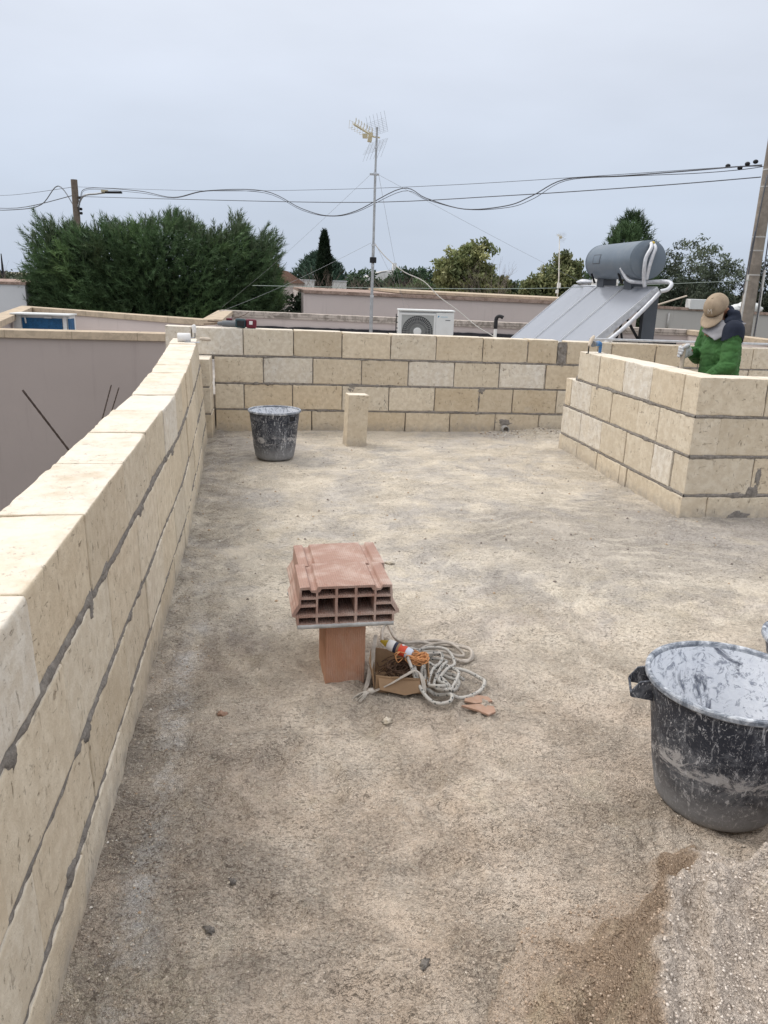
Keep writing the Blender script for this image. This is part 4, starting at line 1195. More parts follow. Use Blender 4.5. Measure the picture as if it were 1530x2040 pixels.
# broken tile shards
def shard(label, loc, poly, tilt):
    mb = MB(); mb.prism(poly, 0, .009)
    o = mb.build('tile_shard', M['terra_plain'], None, loc, bevel=.0015)
    o.rotation_euler = tilt; tag(o, label, 'shard')
shard('larger flat terracotta shard lying in front of the rope heap', (.790, 2.525, .004), [(-.062, .03), (-.01, -.012), (.02, -.045), (.055, -.03), (.062, .006), (.01, .03)], (.04, .03, .1))
shard('upper terracotta shard resting on a larger shard by the ropes', (.80, 2.585, .010), [(-.055, .005), (-.02, -.02), (.05, -.028), (.045, .0), (-.005, .03), (-.04, .03)], (.20, -.06, .2))

# ------------------------------------------------------------------ tools on the walls
t = thing('paint_roller', 'white paint roller with wooden grip set on the left parapet end', 'paint roller', (-.665, 7.34, .968))
mb = MB(); mb.lathe([(.0, -.058), (.034, -.058), (.040, -.05), (.040, .05), (.034, .058), (.0, .058)], 24, (-.045, 0, .042), (0, PI / 2, .1)); mb.build('roller_sleeve', M['label_white'], t, smooth=True, auto=40)
mb = MB()
mb.tube([(-.05, 0, .04), (.035, 0, .04), (.05, -.004, .05), (.052, -.01, .09), (.05, -.01, .13)], .006, 8, smooth_sub=4)
mb.build('bracket', M['steel'], t, smooth=True)
mb = MB(); mb.tube([(.050, -.012, .085), (.048, -.014, .105), (.045, -.014, .14), (.04, -.012, .155)], [.014, .018, .02, .012], 12, smooth_sub=3); mb.build('grip', M['label_white'], t, smooth=True)
mb = MB(); mb.box((.03, -.06, .006), (.13, .05, .006), (0, 0, .05)); mb.build('scraper_plate', M['alu_dull'], t, bevel=.001)
mb = MB(); mb.tube([(.09, .0, .03), (.11, .0, .034), (.15, .0, .03), (.19, .0, .028)], [.010, .015, .017, .013], 12, smooth_sub=3); mb.build('wooden_grip', M['wood_handle'], t, smooth=True)
t = thing('cordless_drill', 'cordless drill with dark red battery lying on the far parapet corner', 'power drill', (-.30, 8.27, 1.05), .10)
mb = MB(); mb.tube([(-.30, .0, .030), (-.16, 0, .036)], [.0045, .0045], 8); mb.tube([(-.26, .02, .060), (-.14, .015, .052)], .005, 8); mb.build('drill_bit', M['wire_rust'], t, smooth=True)
mb = MB(); mb.lathe([(0, 0), (.012, 0), (.020, .012), (.022, .045), (.030, .05), (.034, .11), (.031, .16), (.036, .17), (.036, .20), (0, .20)], 20, (-.165, 0, .038), (0, PI / 2, 0)); mb.build('gearbox', M['grey_plastic'], t, smooth=True, auto=40)
mb = MB(); mb.box((-.045, .012, .082), (.06, .03, .022), (0, 0, -.2), .006); mb.build('trigger_guard', M['red_plastic'], t)
mb = MB(); mb.box((.065, -.012, .046), (.105, .085, .092), (0, .05, 0), .018); mb.build('housing', M['teal_plastic'], t)
mb = MB(); mb.box((.062, -.058, .046), (.072, .008, .055), (0, .05, 0), .006); mb.build('grip_panel', M['black_rub'], t)
mb = MB(); mb.box((.172, -.015, .044), (.105, .10, .088), (0, .04, 0), .016); bt = mb.build('battery', M['red_plastic'], t)
mb = MB(); mb.box((.165, -.0662, .054), (.034, .002, .034), (0, .04, 0)); mb.build('label_sticker', M['label_white'], bt)
mb = MB(); mb.tube([(.0, .03, .09), (.05, .05, .10), (.12, .05, .13), (.16, .05, .16)], .003, 6, smooth_sub=4); mb.build('stray_wire', M['wire_rust'], t, smooth=True)

t = thing('line_block', 'blue plastic corner clamp with wooden peg on the right parapet end', 'clamp', (3.02, 6.86, .978), .5)
mb = MB(); mb.tube([(.02, 0, .008), (.02, 0, .075), (.012, 0, .088), (-.02, 0, .092), (-.055, 0, .090)], [.014, .014, .020, .024, .020], 12, smooth_sub=3); mb.build('body', M['blue_plastic'], t, smooth=True)
mb = MB(); mb.lathe([(.0, -.022), (.027, -.022), (.027, .0), (.018, .0)], 16, (-.075, 0, .09), (0, PI / 2, 0)); mb.build('nut', M['grey_plastic'], t, smooth=True, auto=40)
mb = MB(); mb.box((-.02, 0, .0035), (.20, .10, .007), (0, 0, .1), .002); mb.build('base_plate', M['frame_dark'], t)
mb = MB(); mb.tube([(-.17, -.02, .07), (-.13, -.01, .13), (-.09, 0, .155)], [.012, .017, .014], 10, smooth_sub=3); mb.build('wooden_peg', M['wood_handle'], t, smooth=True)
mb = MB(); mb.tube([(-.17, -.02, .008), (-.17, -.02, .08)], .006, 8); mb.build('pin', M['frame_dark'], t, smooth=True)

t = thing('mason_trowel', 'flat steel blade caked with grey-blue mortar lying on the right parapet', 'trowel', (3.62, 5.0, .975), -.05)
mb = MB(); mb.box((.35, -.02, .004), (.62, .045, .004), None, .001); mb.build('blade', M['steel'], t)
mb = MB(); mb.ell((.04, 0, .010), (.105, .035, .016), None, 18, 8, .55); mb.ell((.13, .0, .008), (.07, .03, .012), None, 18, 8, .55); mb.build('mortar_lump', M['putty'], t, smooth=True)
mb = MB(); mb.box((0, 0, .0), (3.4, .075, .022), None, .003)
o = mb.build('screed_bar', M['alu'], None, (5.25, 8.31, 1.005)); o.rotation_euler = (0, R(.35), 0)
tag(o, 'long aluminium screed bar lying on the far parapet behind the worker', 'screed bar')

# bare reinforcing bars rising outside the left parapet
for (a, b, lab) in (((-.69, 4.70, -.16), (-1.35, 4.655, .898), 'rusty reinforcing bar leaning far left before the house wall'),
                    ((-1.585, 6.455, -.5), (-1.353, 7.265, .585), 'left of two close upright reinforcing bars beyond the left parapet'),
                    ((-1.60, 6.75, -.5), (-1.352, 7.62, .515), 'right of two close upright reinforcing bars beyond the left parapet')):
    a, b = V(a), V(b); mb = MB(); L_ = (b - a).length; n_ = 60
    mb.tube([(b - a) * (i / n_) for i in range(n_ + 1)], [.0068 if i % 2 else .0058 for i in range(n_ + 1)], 7)
    tag(mb.build('reinforcing_bar', M['rebar'], None, a, True), lab, 'rebar', 'reinforcing bars outside the left parapet')
# ------------------------------------------------------------------ neighbouring roofs
def ribbon_box(mb, pts, w0, w1, z0off, z1off):
    """a beam along pts (x,y,ztop): lateral from w0 to w1 (left of travel positive), z from top+z0off to top+z1off"""
    P = [V(p) for p in pts]; ring = []
    for i, p in enumerate(P):
        d0 = (P[i] - P[i - 1]) if i else None; d1 = (P[i + 1] - P[i]) if i < len(P) - 1 else None
        ds = [V((d.x, d.y, 0)).normalized() for d in (d0, d1) if d is not None]
        n = sum((V((-d.y, d.x, 0)) for d in ds), V((0, 0, 0))); n.normalize()
        k = 1 / max(.4, n.dot(V((-ds[0].y, ds[0].x, 0))))
        for (w, z) in ((w0, z0off), (w1, z0off), (w1, z1off), (w0, z1off)): ring.append(V((p.x, p.y, p.z + z)) + n * w * k)
    fs = []
    for i in range(len(P) - 1):
        for j in range(4): fs.append((i * 4 + j, i * 4 + (j + 1) % 4, i * 4 + 4 + (j + 1) % 4, i * 4 + 4 + j))
    e = (len(P) - 1) * 4
    mb.add(ring, fs + [(3, 2, 1, 0), (e, e + 1, e + 2, e + 3)])
# the pink house to the left: walls, roof terrace, parapet with stone coping
t = thing('pink_house', 'low pink-mauve rendered house with stone-coped parapet beyond the left parapet', 'house', (-4.5, 9.9, -3.3))
O = V((-4.5, 9.9, -3.3))
front = [(-8.5, 9.9, .88), (-1.06, 9.9, .862)]
far = [(-4.17, 15.31, .90), (-.86, 12.45, .90)]
mb = MB(); ribbon_box(mb, [V(p) - O for p in front], 0, .22, -4.2, -.092)
mb.build('front_wall', M['pink_front'], t)
mb = MB(); ribbon_box(mb, [V(p) - O for p in far], 0, .2, -4.2, -.085)
ribbon_box(mb, [V(p) - O for p in [(-3.30, 10.12, .895), (-4.19, 15.2, .9)]], 0, .2, -4.2, -.085)
ribbon_box(mb, [V(p) - O for p in [(-.86, 12.3, .88), (-1.06, 10.15, .865)]], -.2, 0, -4.2, -.085)
mb.build('parapet_wall', M['pink'], t)
mb = MB(); ribbon_box(mb, [V(p) - O for p in front], -.035, .26, -.09, 0); mb.build('coping', M['coping'], t, bevel=.004)
mb = MB(); ribbon_box(mb, [V(p) - O for p in [(-3.27, 10.17, .899), (-4.17, 15.33, .903), (-.9, 12.5, .902)]], -.04, .24, -.085, 0); mb.build('coping', M['coping'], t, bevel=.004)
mb = MB(); mb.add([V(p) - O for p in [(-8.4, 10.1, .35), (-1.1, 10.1, .35), (-.95, 12.45, .35), (-4.1, 15.2, .35), (-8.4, 15.2, .35)]], [(0, 1, 2, 3, 4)]); mb.build('roof', M['roofing'], t)

# the house under the far roof: bitumen upstand, stained coping, antenna, collector
t = thing('stained_coping_house', 'low house behind the far parapet, stained coping and black bitumen skirting', 'house', (3.5, 12.5, -3.3))
O = V((3.5, 12.5, -3.3))
cop = [(-.90, 12.75, .90), (-.88, 16.9, .872), (5.36, 16.15, .802), (8.56, 15.3, .795)]
rgt = [(8.50, 15.28, .80), (8.62, 9.0, .80)]
mb = MB(); ribbon_box(mb, [V(p) - O for p in cop], -.24, 0, -4.2, -.075); mb.build('parapet_wall', M['pink'], t)
mb = MB(); ribbon_box(mb, [V(p) - O for p in rgt], -.02, .22, -4.2, -.085); mb.build('parapet_wall', M['pink'], t)
mb = MB(); ribbon_box(mb, [V(p) - O for p in cop[:2]], -.26, .05, -.072, 0); mb.build('coping', M['coping'], t, bevel=.004)
mb = MB(); ribbon_box(mb, [V(p) - O for p in [(-.86, 16.92, .87)] + cop[2:]], -.28, .05, -.06, .012); mb.build('coping', M['coping_dark'], t, bevel=.004)
mb = MB(); ribbon_box(mb, [V(p) - O for p in cop[1:]], -.27, -.06, -.105, -.064); mb.build('drip_course', M['coping_dark'], t)
mb = MB(); ribbon_box(mb, [V(p) - O for p in rgt], -.05, .26, -.083, 0); mb.build('coping', M['coping'], t, bevel=.004)
mb = MB(); mb.box(V((3.9, 12.7, .28)) - O, (9.6, 8.6, .14)); mb.build('roof', M['roofing'], t)
mb = MB(); ring = []
P = [V(p) for p in [(-.60, 16.6, 0), (5.36, 15.86, 0), (8.3, 15.05, 0)]]
seg = []
for a, b in ((P[0], P[1]), (P[1], P[2])):
    for i in range(60): seg.append(a.lerp(b, i / 60))
for i, p in enumerate(seg):
    z = .585 + .018 * nz(p.x * 3, 1) + .010 * nz(p.x * 11, 2) - .018 * (p.x + .6) / 9
    for (dy, zz_) in ((0, .34), (-.05, .36), (-.035 - .02 * nz(p.x * 6, 3), z), (0, z + .012)): ring.append(V((p.x, p.y + dy, zz_)) - O)
fs = []
for i in range(len(seg) - 1):
    for j in range(3): fs.append((i * 4 + j, i * 4 + j + 1, i * 4 + j + 5, i * 4 + j + 4))
mb.add(ring, fs); mb.build('bitumen_skirting', M['bitumen'], t, smooth=True)

# long pink building beyond, then the grey wall
t = thing('long_pink_building', 'long plain pink rendered building with brown coping behind the air conditioner', 'building', (6, 21, -3.3))
O = V((6, 21, -3.3))
top = [(1.03, 21, 1.275), (10.25, 21, 1.155)]
mb = MB(); ribbon_box(mb, [V(p) - O for p in top], 0, 7.5, -4.6, -.085); mb.build('wall', M['pink'], t)
mb = MB(); ribbon_box(mb, [V(p) - O for p in top], -.05, 7.55, -.08, 0); mb.build('coping', M['coping_brown'], t)
mb = MB(); ribbon_box(mb, [V(p) - O for p in [(3.6, 21.3, 1.33), (10.2, 21.3, 1.225)]], 0, 6.5, -.07, 0); mb.build('upper_coping', M['coping'], t)
t = thing('grey_wall', 'long grey rendered wall with brown coping behind the worker and utility pole', 'wall', (13, 20, -3.3))
O = V((13, 20, -3.3)); top = [(10.26, 20.0, 1.165), (17.5, 20.0, .96)]
mb = MB(); ribbon_box(mb, [V(p) - O for p in top], 0, .25, -4.6, -.07); mb.build('wall', M['greyconc'], t)
mb = MB(); ribbon_box(mb, [V(p) - O for p in top], -.04, .30, -.068, 0); mb.build('coping', M['coping_brown'], t)
mb = MB(); mb.tube([(-2.35, -.03, 4.28), (-2.35, -.03, 3.85)], .03, 8); mb.build('drain_pipe', M['pvc'], t, smooth=True)
t = thing('pale_building', 'pale grey-white flat building at the far left edge beside the big pine', 'building', (-8, 21.2, -3.3))
mb = MB(); mb.box((-.85, 3, 2.24), (6, 6, 4.48)); mb.build('wall', M['pale'], t)
mb = MB(); mb.box((-.85, 3, 4.515), (6.06, 6.06, .065)); mb.build('coping', M['coping_brown'], t)
# far small houses between the trees
t = thing('far_white_house', 'small distant white gabled house with chimney right of the antenna mast', 'house', (9.9, 69.5, -3.3))
mb = MB(); mb.prism([(-1.4, 0), (1.5, 0), (1.5, 5.75), (.2, 5.55), (-1.4, 4.9)], 0, 4, lambda x, y, z: (x, z, y)); mb.build('wall', M['white_render'], t)
mb = MB(); mb.box((1.35, .3, 5.95), (.32, .5, .9)); mb.build('chimney', M['white_render'], t)
mb = MB(); mb.prism([(-1.5, 4.94), (.2, 5.60), (1.15, 5.76), (1.15, 5.81), (.2, 5.66), (-1.5, 5.0)], -.02, 4.1, lambda x, y, z: (x, z, y)); mb.build('roof', M['greyconc'], t)
t = thing('far_white_house', 'long low distant white building behind the cypress', 'house', (4.6, 61.5, -3.3))
mb = MB(); mb.box((0, 2, 2.36), (3.5, 2.5, 4.72)); mb.build('wall', M['white_render'], t)
mb = MB(); mb.box((0, 2, 4.76), (3.6, 2.6, .08)); mb.build('roof', M['pale'], t)
t = thing('far_red_house', 'distant house with reddish tiled roof right of the big pine', 'house', (1.55, 62, -3.3))
mb = MB(); mb.box((0, 2, 2.25), (3.0, 4, 4.5)); mb.build('wall', M['pink'], t)
mb = MB(); mb.prism([(-1.6, 4.5), (1.6, 4.5), (.3, 5.35), (-.4, 5.5)], -.2, 4.2, lambda x, y, z: (x, z, y)); mb.build('roof', M['rooftile'], t)
mb = MB(); mb.box((-.5, .5, 5.5), (.35, .4, .8)); mb.build('chimney', M['rooftile'], t)

# ------------------------------------------------------------------ air conditioners
def ac_front(loc, rotz):
    t = thing('air_conditioner', 'white outdoor air conditioner with round fan grille on the roof behind the far parapet', 'air conditioner', loc, rotz)
    W, H_, D = .80, .575, .30
    mb = MB(); mb.box((0, .016, H_ / 2), (W, D - .03, H_), None, .012); body = mb.build('casing', M['ac_white'], t)
    mb = MB(); mb.box((0, 0, H_ + .006), (W + .02, D + .02, .022), None, .006); mb.build('lid', M['ac_white'], t)
    # fan panel: raised frame with a square hole and a dark recess behind radial bars
    cx, cz, S_ = -.125, .285, .232
    vs, fs = curve_fill('ac', [[(-.395, .012), (.135, .012), (.135, .545), (-.395, .545)], [(cx + S_ * a, cz + S_ * b) for a, b in ((-1, -1), (-1, 1), (1, 1), (1, -1))]], .012)
    mb = MB(); mb.add([V((p.x, p.z - D / 2 + .004, p.y)) for p in vs], fs); mb.build('fan_panel', M['ac_white'], t)
    mb = MB(); mb.box((cx, -D / 2 + .0105, cz), (2 * S_ - .002, .004, 2 * S_ - .002)); mb.build('recess', M['ac_dark'], t)
    vs, fs = curve_fill('ac', [[(cx + (S_ - .001) * a, cz + (S_ - .001) * b) for a, b in ((-1, -1), (1, -1), (1, 1), (-1, 1))], [(cx + .222 * math.cos(q), cz + .222 * math.sin(q)) for q in np.linspace(0, -2 * PI, 49)[:-1]]], .004)
    mb = MB(); mb.add([V((p.x, p.z - D / 2 + .004, p.y)) for p in vs], fs); mb.build('grille_plate', M['ac_grille'], t)
    mb = MB()
    for k in range(44):
        q = 2 * PI * k / 44
        mb.tube([(cx + .055 * math.cos(q), -D / 2 + .004, cz + .055 * math.sin(q)), (cx + .223 * math.cos(q), -D / 2 + .004, cz + .223 * math.sin(q))], .0032, 5)
    for r_ in (.10, .15, .195):
        mb.tube([(cx + r_ * math.cos(q), -D / 2 + .003, cz + r_ * math.sin(q)) for q in np.linspace(0, 2 * PI, 49)], .0022, 4)
    mb.build('fan_guard', M['ac_grille'], t)
    mb = MB(); mb.lathe([(0, .012), (.05, .01), (.058, 0), (.058, -.006), (0, -.006)], 24, (cx, -D / 2 - .002, cz), (PI / 2, 0, 0)); mb.build('hub_disc', M['ac_white'], t, smooth=True, auto=30)
    mb = MB(); mb.box((.268, -D / 2 + .008, H_ / 2), (.262, .016, H_ - .03), None, .006); sp_ = mb.build('service_panel', M['ac_white'], t)
    mb = MB(); mb.add([V((.165, -D / 2 - .0015, .515)), V((.165, -D / 2 - .0015, .485)), V((.192, -D / 2 - .0015, .515))], [(0, 1, 2)]); mb.build('emblem', M['logo_blue'], sp_)
    mb = MB(); mb.box((.255, -D / 2 - .001, .5), (.10, .002, .018)); mb.build('brand_strip', M['logo_pale'], sp_)
    mb = MB(); mb.box((.31, -D / 2 - .001, .455), (.07, .002, .012)); mb.build('rating_strip', M['grey_plastic'], sp_)
    mb = MB(); 
    for z in (.16, .24, .32, .40, .48): mb.box((-.418, .0, z), (.03, .06, .012))
    mb.box((-.425, .03, .32), (.012, .012, .4)); mb.build('coil_guard', M['frame_dark'], t)
    mb = MB(); mb.tube([(.40, -.04, .16), (.44, -.05, .17), (.455, -.05, .10), (.455, -.05, -.10)], .022, 10, smooth_sub=4); mb.build('pipe_cover', M['alu'], t, smooth=True)
    for x in (-.28, .28):
        mb = MB(); mb.box((x, 0, -.012), (.06, .30, .024)); mb.build('foot', M['black_rub'], t)
    mb = MB(); mb.box((0, 0, -.13), (.7, .34, .20)); mb.build('plinth', M['greyconc'], t)
ac_front((2.33, 11.45, .585), -.10)
t = thing('air_conditioner', 'white outdoor unit showing its blue coil back, on the pink house roof', 'air conditioner', (-3.28, 12.72, .36), -.14)
mb = MB(); mb.box((-.005, .05, .28), (.83, .24, .54), None, .008); mb.build('casing', M['ac_white'], t)
mb = MB(); mb.box((.0, -.076, .27), (.60, .012, .46)); mb.build('coil', M['ac_blue'], t)
mb = MB()
for k in range(16): mb.box((0, -.084, .06 + k * .028), (.60, .004, .004))
mb.build('coil_bars', M['ac_blue'], t)
mb = MB(); mb.box((-.365, -.085, .275), (.115, .03, .55), None, .004); mb.build('corner_post', M['ac_white'], t)
mb = MB(); mb.box((.345, -.085, .275), (.055, .03, .55), None, .004); mb.build('corner_post', M['ac_white'], t)
mb = MB(); mb.box((.405, .0, .27), (.02, .20, .46)); mb.build('side_coil', M['ac_blue'], t)
mb = MB(); mb.box((.0, .0, .557), (.87, .36, .022), None, .005); mb.build('lid', M['ac_white'], t)
mb = MB(); mb.box((.10, -.095, .515), (.11, .02, .03)); mb.build('sensor_clip', M['ac_white'], t)
mb = MB(); mb.tube([(-.25, -.095, .53), (-.24, -.10, .48), (-.235, -.10, .42)], .012, 8); mb.build('drain_elbow', M['ac_white'], t, smooth=True)
# vent pipe
t = thing('vent_pipe', 'white vent pipe with black bent cowl behind the far parapet', 'vent pipe', (3.72, 12.55, .35))
mb = MB(); mb.tube([(0, 0, 0), (0, 0, .55)], .026, 14); mb.build('pipe', M['white_pipe'], t, smooth=True, auto=40)
mb = MB(); mb.tube([(0, 0, .52), (0, 0, .66), (.02, -.01, .71), (.06, -.03, .72), (.10, -.05, .70)], [.031, .031, .029, .027, .032], 14, smooth_sub=3); mb.build('cowl', M['black_rub'], t, smooth=True)

# ------------------------------------------------------------------ antenna mast with guys
t = thing('antenna_mast', 'tall grey television antenna mast with guy wires behind the far parapet', 'antenna', (1.455, 10.9, .35))
O = V((1.455, 10.9, .35))
def tv_head(t, z, sc=1.0, az=0.0):
    mrot = Matrix.Rotation(az, 3, 'Z')
    def X(p): return mrot @ (V(p) * sc) + V((0, 0, z))
    mb = MB(); mb.tube([X((.06, 0, 0)), X((-.03, 0, .0)), X((-.36, -.08, .10))], .010 * sc, 6); mb.build('boom', M['antenna_plastic'], t)
    mb = MB()
    for k in range(7):
        u = k / 6; c = V((lerp(-.10, -.36, u), lerp(-.02, -.08, u), lerp(.022, .10, u)))
        for s in (-1, 1):
            mb.tube([X(c + V((.0, s * .012, .004))), X(c + V((.02, s * .05, .035))), X(c + V((-.01, s * .09, .06))), X(c + V((-.02, s * .09, -.035))), X(c + V((.01, s * .03, -.03)))], .0028 * sc, 4)
    mb.build('director', M['antenna_plastic'], t)
    mb = MB(); mb.box(X((-.09, -.02, -.015)), (.05 * sc, .06 * sc, .11 * sc), (0, .15, 0)); mb.box(X((-.17, -.035, -.01)), (.06 * sc, .05 * sc, .05 * sc)); mb.build('balun_box', M['antenna_plastic'], t)
    for s in (-1, 1):
        mb = MB()
        for k in range(6):
            y = lerp(-.25, .25, k / 5)
            mb.tube([X((.02 + .02, y, s * .045)), X((-.02 if s > 0 else -.05, y, s * .27))], .0017 * sc, 4)
        for k in range(9):
            u = k / 8
            mb.tube([X((lerp(.04, -.02 if s > 0 else -.05, u), -.26, s * lerp(.04, .185, u))), X((lerp(.04, -.02 if s > 0 else -.05, u), .26, s * lerp(.04, .185, u)))], .0013 * sc, 4)
        mb.build('reflector', M['thinwire'], t)
pole = [(0, 0, 0), (.004, 0, .55), (.004, 0, 1.0), (.008, 0, 1.65), (.008, 0, 2.55), (.016, 0, 3.1)]
mb = MB(); mb.tube(pole[:3], [.024, .0235, .023], 12); mb.tube([V(pole[2]), V(pole[3])], .020, 12); mb.tube([V(pole[3]), V(pole[4])], .0165, 12); mb.tube([V(pole[4]), V(pole[5])], .014, 12)
mb.build('mast', M['galv'], t, smooth=True, auto=40)
for z, r in ((1.0, .026), (1.66, .024), (2.55, .021), (1.40, .022), (2.86, .018)):
    mb = MB(); mb.lathe([(.01, -.014), (r, -.014), (r, .014), (.01, .014)], 14, (.006, 0, z)); mb.build('sleeve', M['alu'], t, smooth=True, auto=40)
mb = MB(); mb.box((.006, -.02, 1.47), (.085, .06, .075), None, .008); mb.build('amplifier_box', M['frame_dark'], t)
mb = MB(); mb.box((-.004, 0, 2.535), (.12, .03, .022)); mb.build('guy_collar', M['galv'], t)
tv_head(t, 2.98, 1.0, R(20))
for (z0, s, e) in ((2.53, -.055, (-.85, 16.85, .93)), (2.53, .055, (2.9, 16.35, .93)), (2.53, .06, (8.2, 15.3, .90)), (1.69, -.02, (-.87, 13.2, .93)), (1.69, .03, (3.1, 16.4, .90))):
    mb = MB(); a = V((s, 0, z0)); b = V(e) - O
    mb.tube([a.lerp(b, u) + V((0, 0, -.05 * math.sin(PI * u))) for u in np.linspace(0, 1, 12)], .0019, 4)
    mb.build('guy_wire', M['thinwire'], t)
mb = MB(); mb.tube([(.02, 0, 1.68), (.2, .02, 1.50), (.45, .03, 1.33), (.72, .03, 1.22), (.95, .03, 1.02), (1.2, .03, .86), (1.52, .03, .63), (1.80, .0, .47), (2.0, -.05, .2)], .0065, 6, smooth_sub=4); mb.build('coaxial_cable', M['whitecable'], t, smooth=True)

# a slimmer aerial among the far trees
t = thing('antenna_mast', 'thin white distant antenna mast between the two round-crowned trees', 'antenna', (8.98, 23.9, -3.3))
mb = MB(); mb.tube([(.02, 0, 3.0), (.0, 0, 5.1), (-.10, 0, 6.33)], [.022, .02, .016], 8); mb.build('mast', M['whitecable'], t, smooth=True)
mb = MB(); mb.box((.01, -.03, 4.9), (.09, .08, .16)); mb.box((-.03, -.03, 4.72), (.07, .07, .1)); mb.build('junction_box', M['ac_white'], t)
tv_head(t, 6.30, .62, R(12))
mb = MB(); mb.box((0, 0, 1.5), (.12, .12, 3.0)); mb.build('post', M['galv'], t)

# ------------------------------------------------------------------ solar water heater
t = thing('solar_water_heater', 'grey solar water heater tank above three tilted collector panels', 'solar water heater', (5.4, 13.0, .35))
O = V((5.4, 13.0, .35))
c0, c1 = V((5.905, 11.93, 2.0)), V((5.985, 13.92, 2.0))      # tank axis, near end first
axd = (c1 - c0).normalized(); Lt = (c1 - c0).length
rot = axd.to_track_quat('Z', 'Y').to_matrix()
mb = MB(); mb.lathe([(.0, -.022), (.15, -.02), (.265, -.004), (.288, .010), (.291, .03), (.291, Lt - .03), (.288, Lt - .01), (.265, Lt), (0, Lt + .015)], 48, c0 - O, rot)
tk = mb.build('tank', M['tank'], t, smooth=True, auto=45)
for z in (.02, Lt - .05):
    mb = MB(); mb.lathe([(.291, z), (.2945, z), (.2945, z + .022), (.291, z + .022)], 48, c0 - O, rot)
    mb.build('seam_band', M['tank'], tk, smooth=True, auto=40)
mb = MB(); mb.lathe([(0, -.05), (.05, -.048), (.073, -.036), (.078, -.012), (.078, .0)], 28, c0 - O + V((-.005, 0, 0)), rot); mb.build('end_cap', M['tank'], tk, smooth=True, auto=45)
# badge on the flank facing the camera-left side
mb = MB(); vv = []
for i in range(7):
    an = R(180 - 22 + i * 5.2)
    for z in (1.28, 1.62):
        p = V((.2925 * math.cos(an), 0, .2925 * math.sin(an))) ; q = c0 - O + axd * z + V((math.cos(an) * .2925, 0, math.sin(an) * .2925)); vv.append(q)
mb.add(vv, [(2 * i, 2 * i + 1, 2 * i + 3, 2 * i + 2) for i in range(6)]); bd = mb.build('badge', M['tank_dark'], tk, smooth=True)
mb = MB(); vv = []
for i in range(7):
    an = R(180 - 19 + i * 4.2)
    for z in (1.31, 1.59): vv.append(c0 - O + axd * z + V((math.cos(an) * .2945, 0, math.sin(an) * .2945)))
mb.add(vv, [(2 * i, 2 * i + 1, 2 * i + 3, 2 * i + 2) for i in range(6)]); mb.build('badge_face', M['tank'], bd, smooth=True)
# collectors: three panels side by side along Y, tilted towards -X
ta, tb = V((5.98, 11.66, 1.60)), V((5.90, 14.86, 1.60))
tilt = R(41); Lp = 2.05
dn = V((-math.cos(tilt), 0, -math.sin(tilt))); sd = (tb - ta).normalized(); up = dn.cross(sd).normalized()
if up.z < 0: up = -up
wp_ = (tb - ta).length / 3
for k in range(3):
    p0 = ta + sd * (wp_ * k + .012); p1 = ta + sd * (wp_ * (k + 1) - .012)
    mid = (p0 + p1) / 2 + dn * Lp / 2 - O
    rm_ = Matrix((sd, dn, up)).transposed()
    mb = MB(); mb.box(mid - up * .05, ((p1 - p0).length, Lp, .09), rm_, .004); pn = mb.build('collector_panel', M['alu_dull'], t)
    mb = MB(); mb.box(mid - up * .0035, ((p1 - p0).length - .05, Lp - .05, .004), rm_); mb.build('glass', M['collector'], pn)
    mb = MB()
    wv = (p1 - p0).length
    for s in (-1, 1): mb.box(mid + sd * s * (wv / 2 - .012) + up * .002, (.024, Lp, .014), rm_)
    for s in (-1, 1): mb.box(mid + dn * s * (Lp / 2 - .012) + up * .002, (wv - .05, .024, .014), rm_)
    mb.build('frame', M['alu'], pn)
mb = MB()
e0 = ta - sd * .05 + up * .02; pts = []
for i in range(40):
    u = i / 39; p = e0 + dn * (Lp * (u * 1.0 + .02)) - up * (.09 + .07 * math.sin(PI * min(1, u * 1.2))) + V((0, .0, 0)); pts.append(p - O)
mb.tube(pts, [.032 + .007 * nz(i * .5, 3) for i in range(40)], 12); mb.build('lagged_pipe', M['foil'], t, smooth=True)
mb = MB()
hp = [c0 + V((.0, -.03, .245)), c0 + V((-.03, -.10, .17)), c0 + V((-.10, -.11, .02)), c0 + V((-.10, -.10, -.16)), c0 + V((-.07, -.07, -.30)), c0 + V((-.03, -.05, -.40))]
mb.tube([p - O for p in hp], .029, 12, smooth_sub=6)
hp = [c0 + V((.03, -.03, .235)), c0 + V((.04, -.10, .17)), c0 + V((.0, -.12, .05)), c0 + V((-.03, -.11, -.12)), c0 + V((-.035, -.08, -.30))]
mb.tube([p - O for p in hp], .028, 12, smooth_sub=6)
hp = [ta + V((-.30, .72, .28)), ta + V((-.22, .60, .10)), ta + V((-.12, .45, .07)), ta + V((.02, .25, .075)), ta + V((.12, .0, .085)), ta + V((.16, -.10, .05)), ta + V((.09, -.14, -.03)), ta + V((.0, -.10, -.06))]
mb.tube([p - O for p in hp], .031, 12, smooth_sub=6)
mb.build('lagged_pipe', M['foil'], t, smooth=True)
mb = MB(); mb.ell(c0 + V((.02, -.045, .245)) - O, (.03, .03, .028), None, 12, 8); mb.build('brass_fitting', M['yellow'], t, smooth=True)
mb = MB(); mb.ell(tb + V((.10, -.25, .06)) - O, (.14, .16, .05), None, 16, 8, .2); mb.build('pipe_elbow', M['foil'], t, smooth=True)
for y in (12.55, 13.65):
    mb = MB(); mb.box(V((6.02, y, 1.62)) - O, (.24, .28, .36)); mb.build('tank_saddle', M['tank_dark'], t)
    mb = MB(); mb.tube([V((5.72, y, 1.80)) - O, V((5.80, y, 1.64)) - O], .02, 8); mb.build('saddle_strap', M['frame_dark'], t)
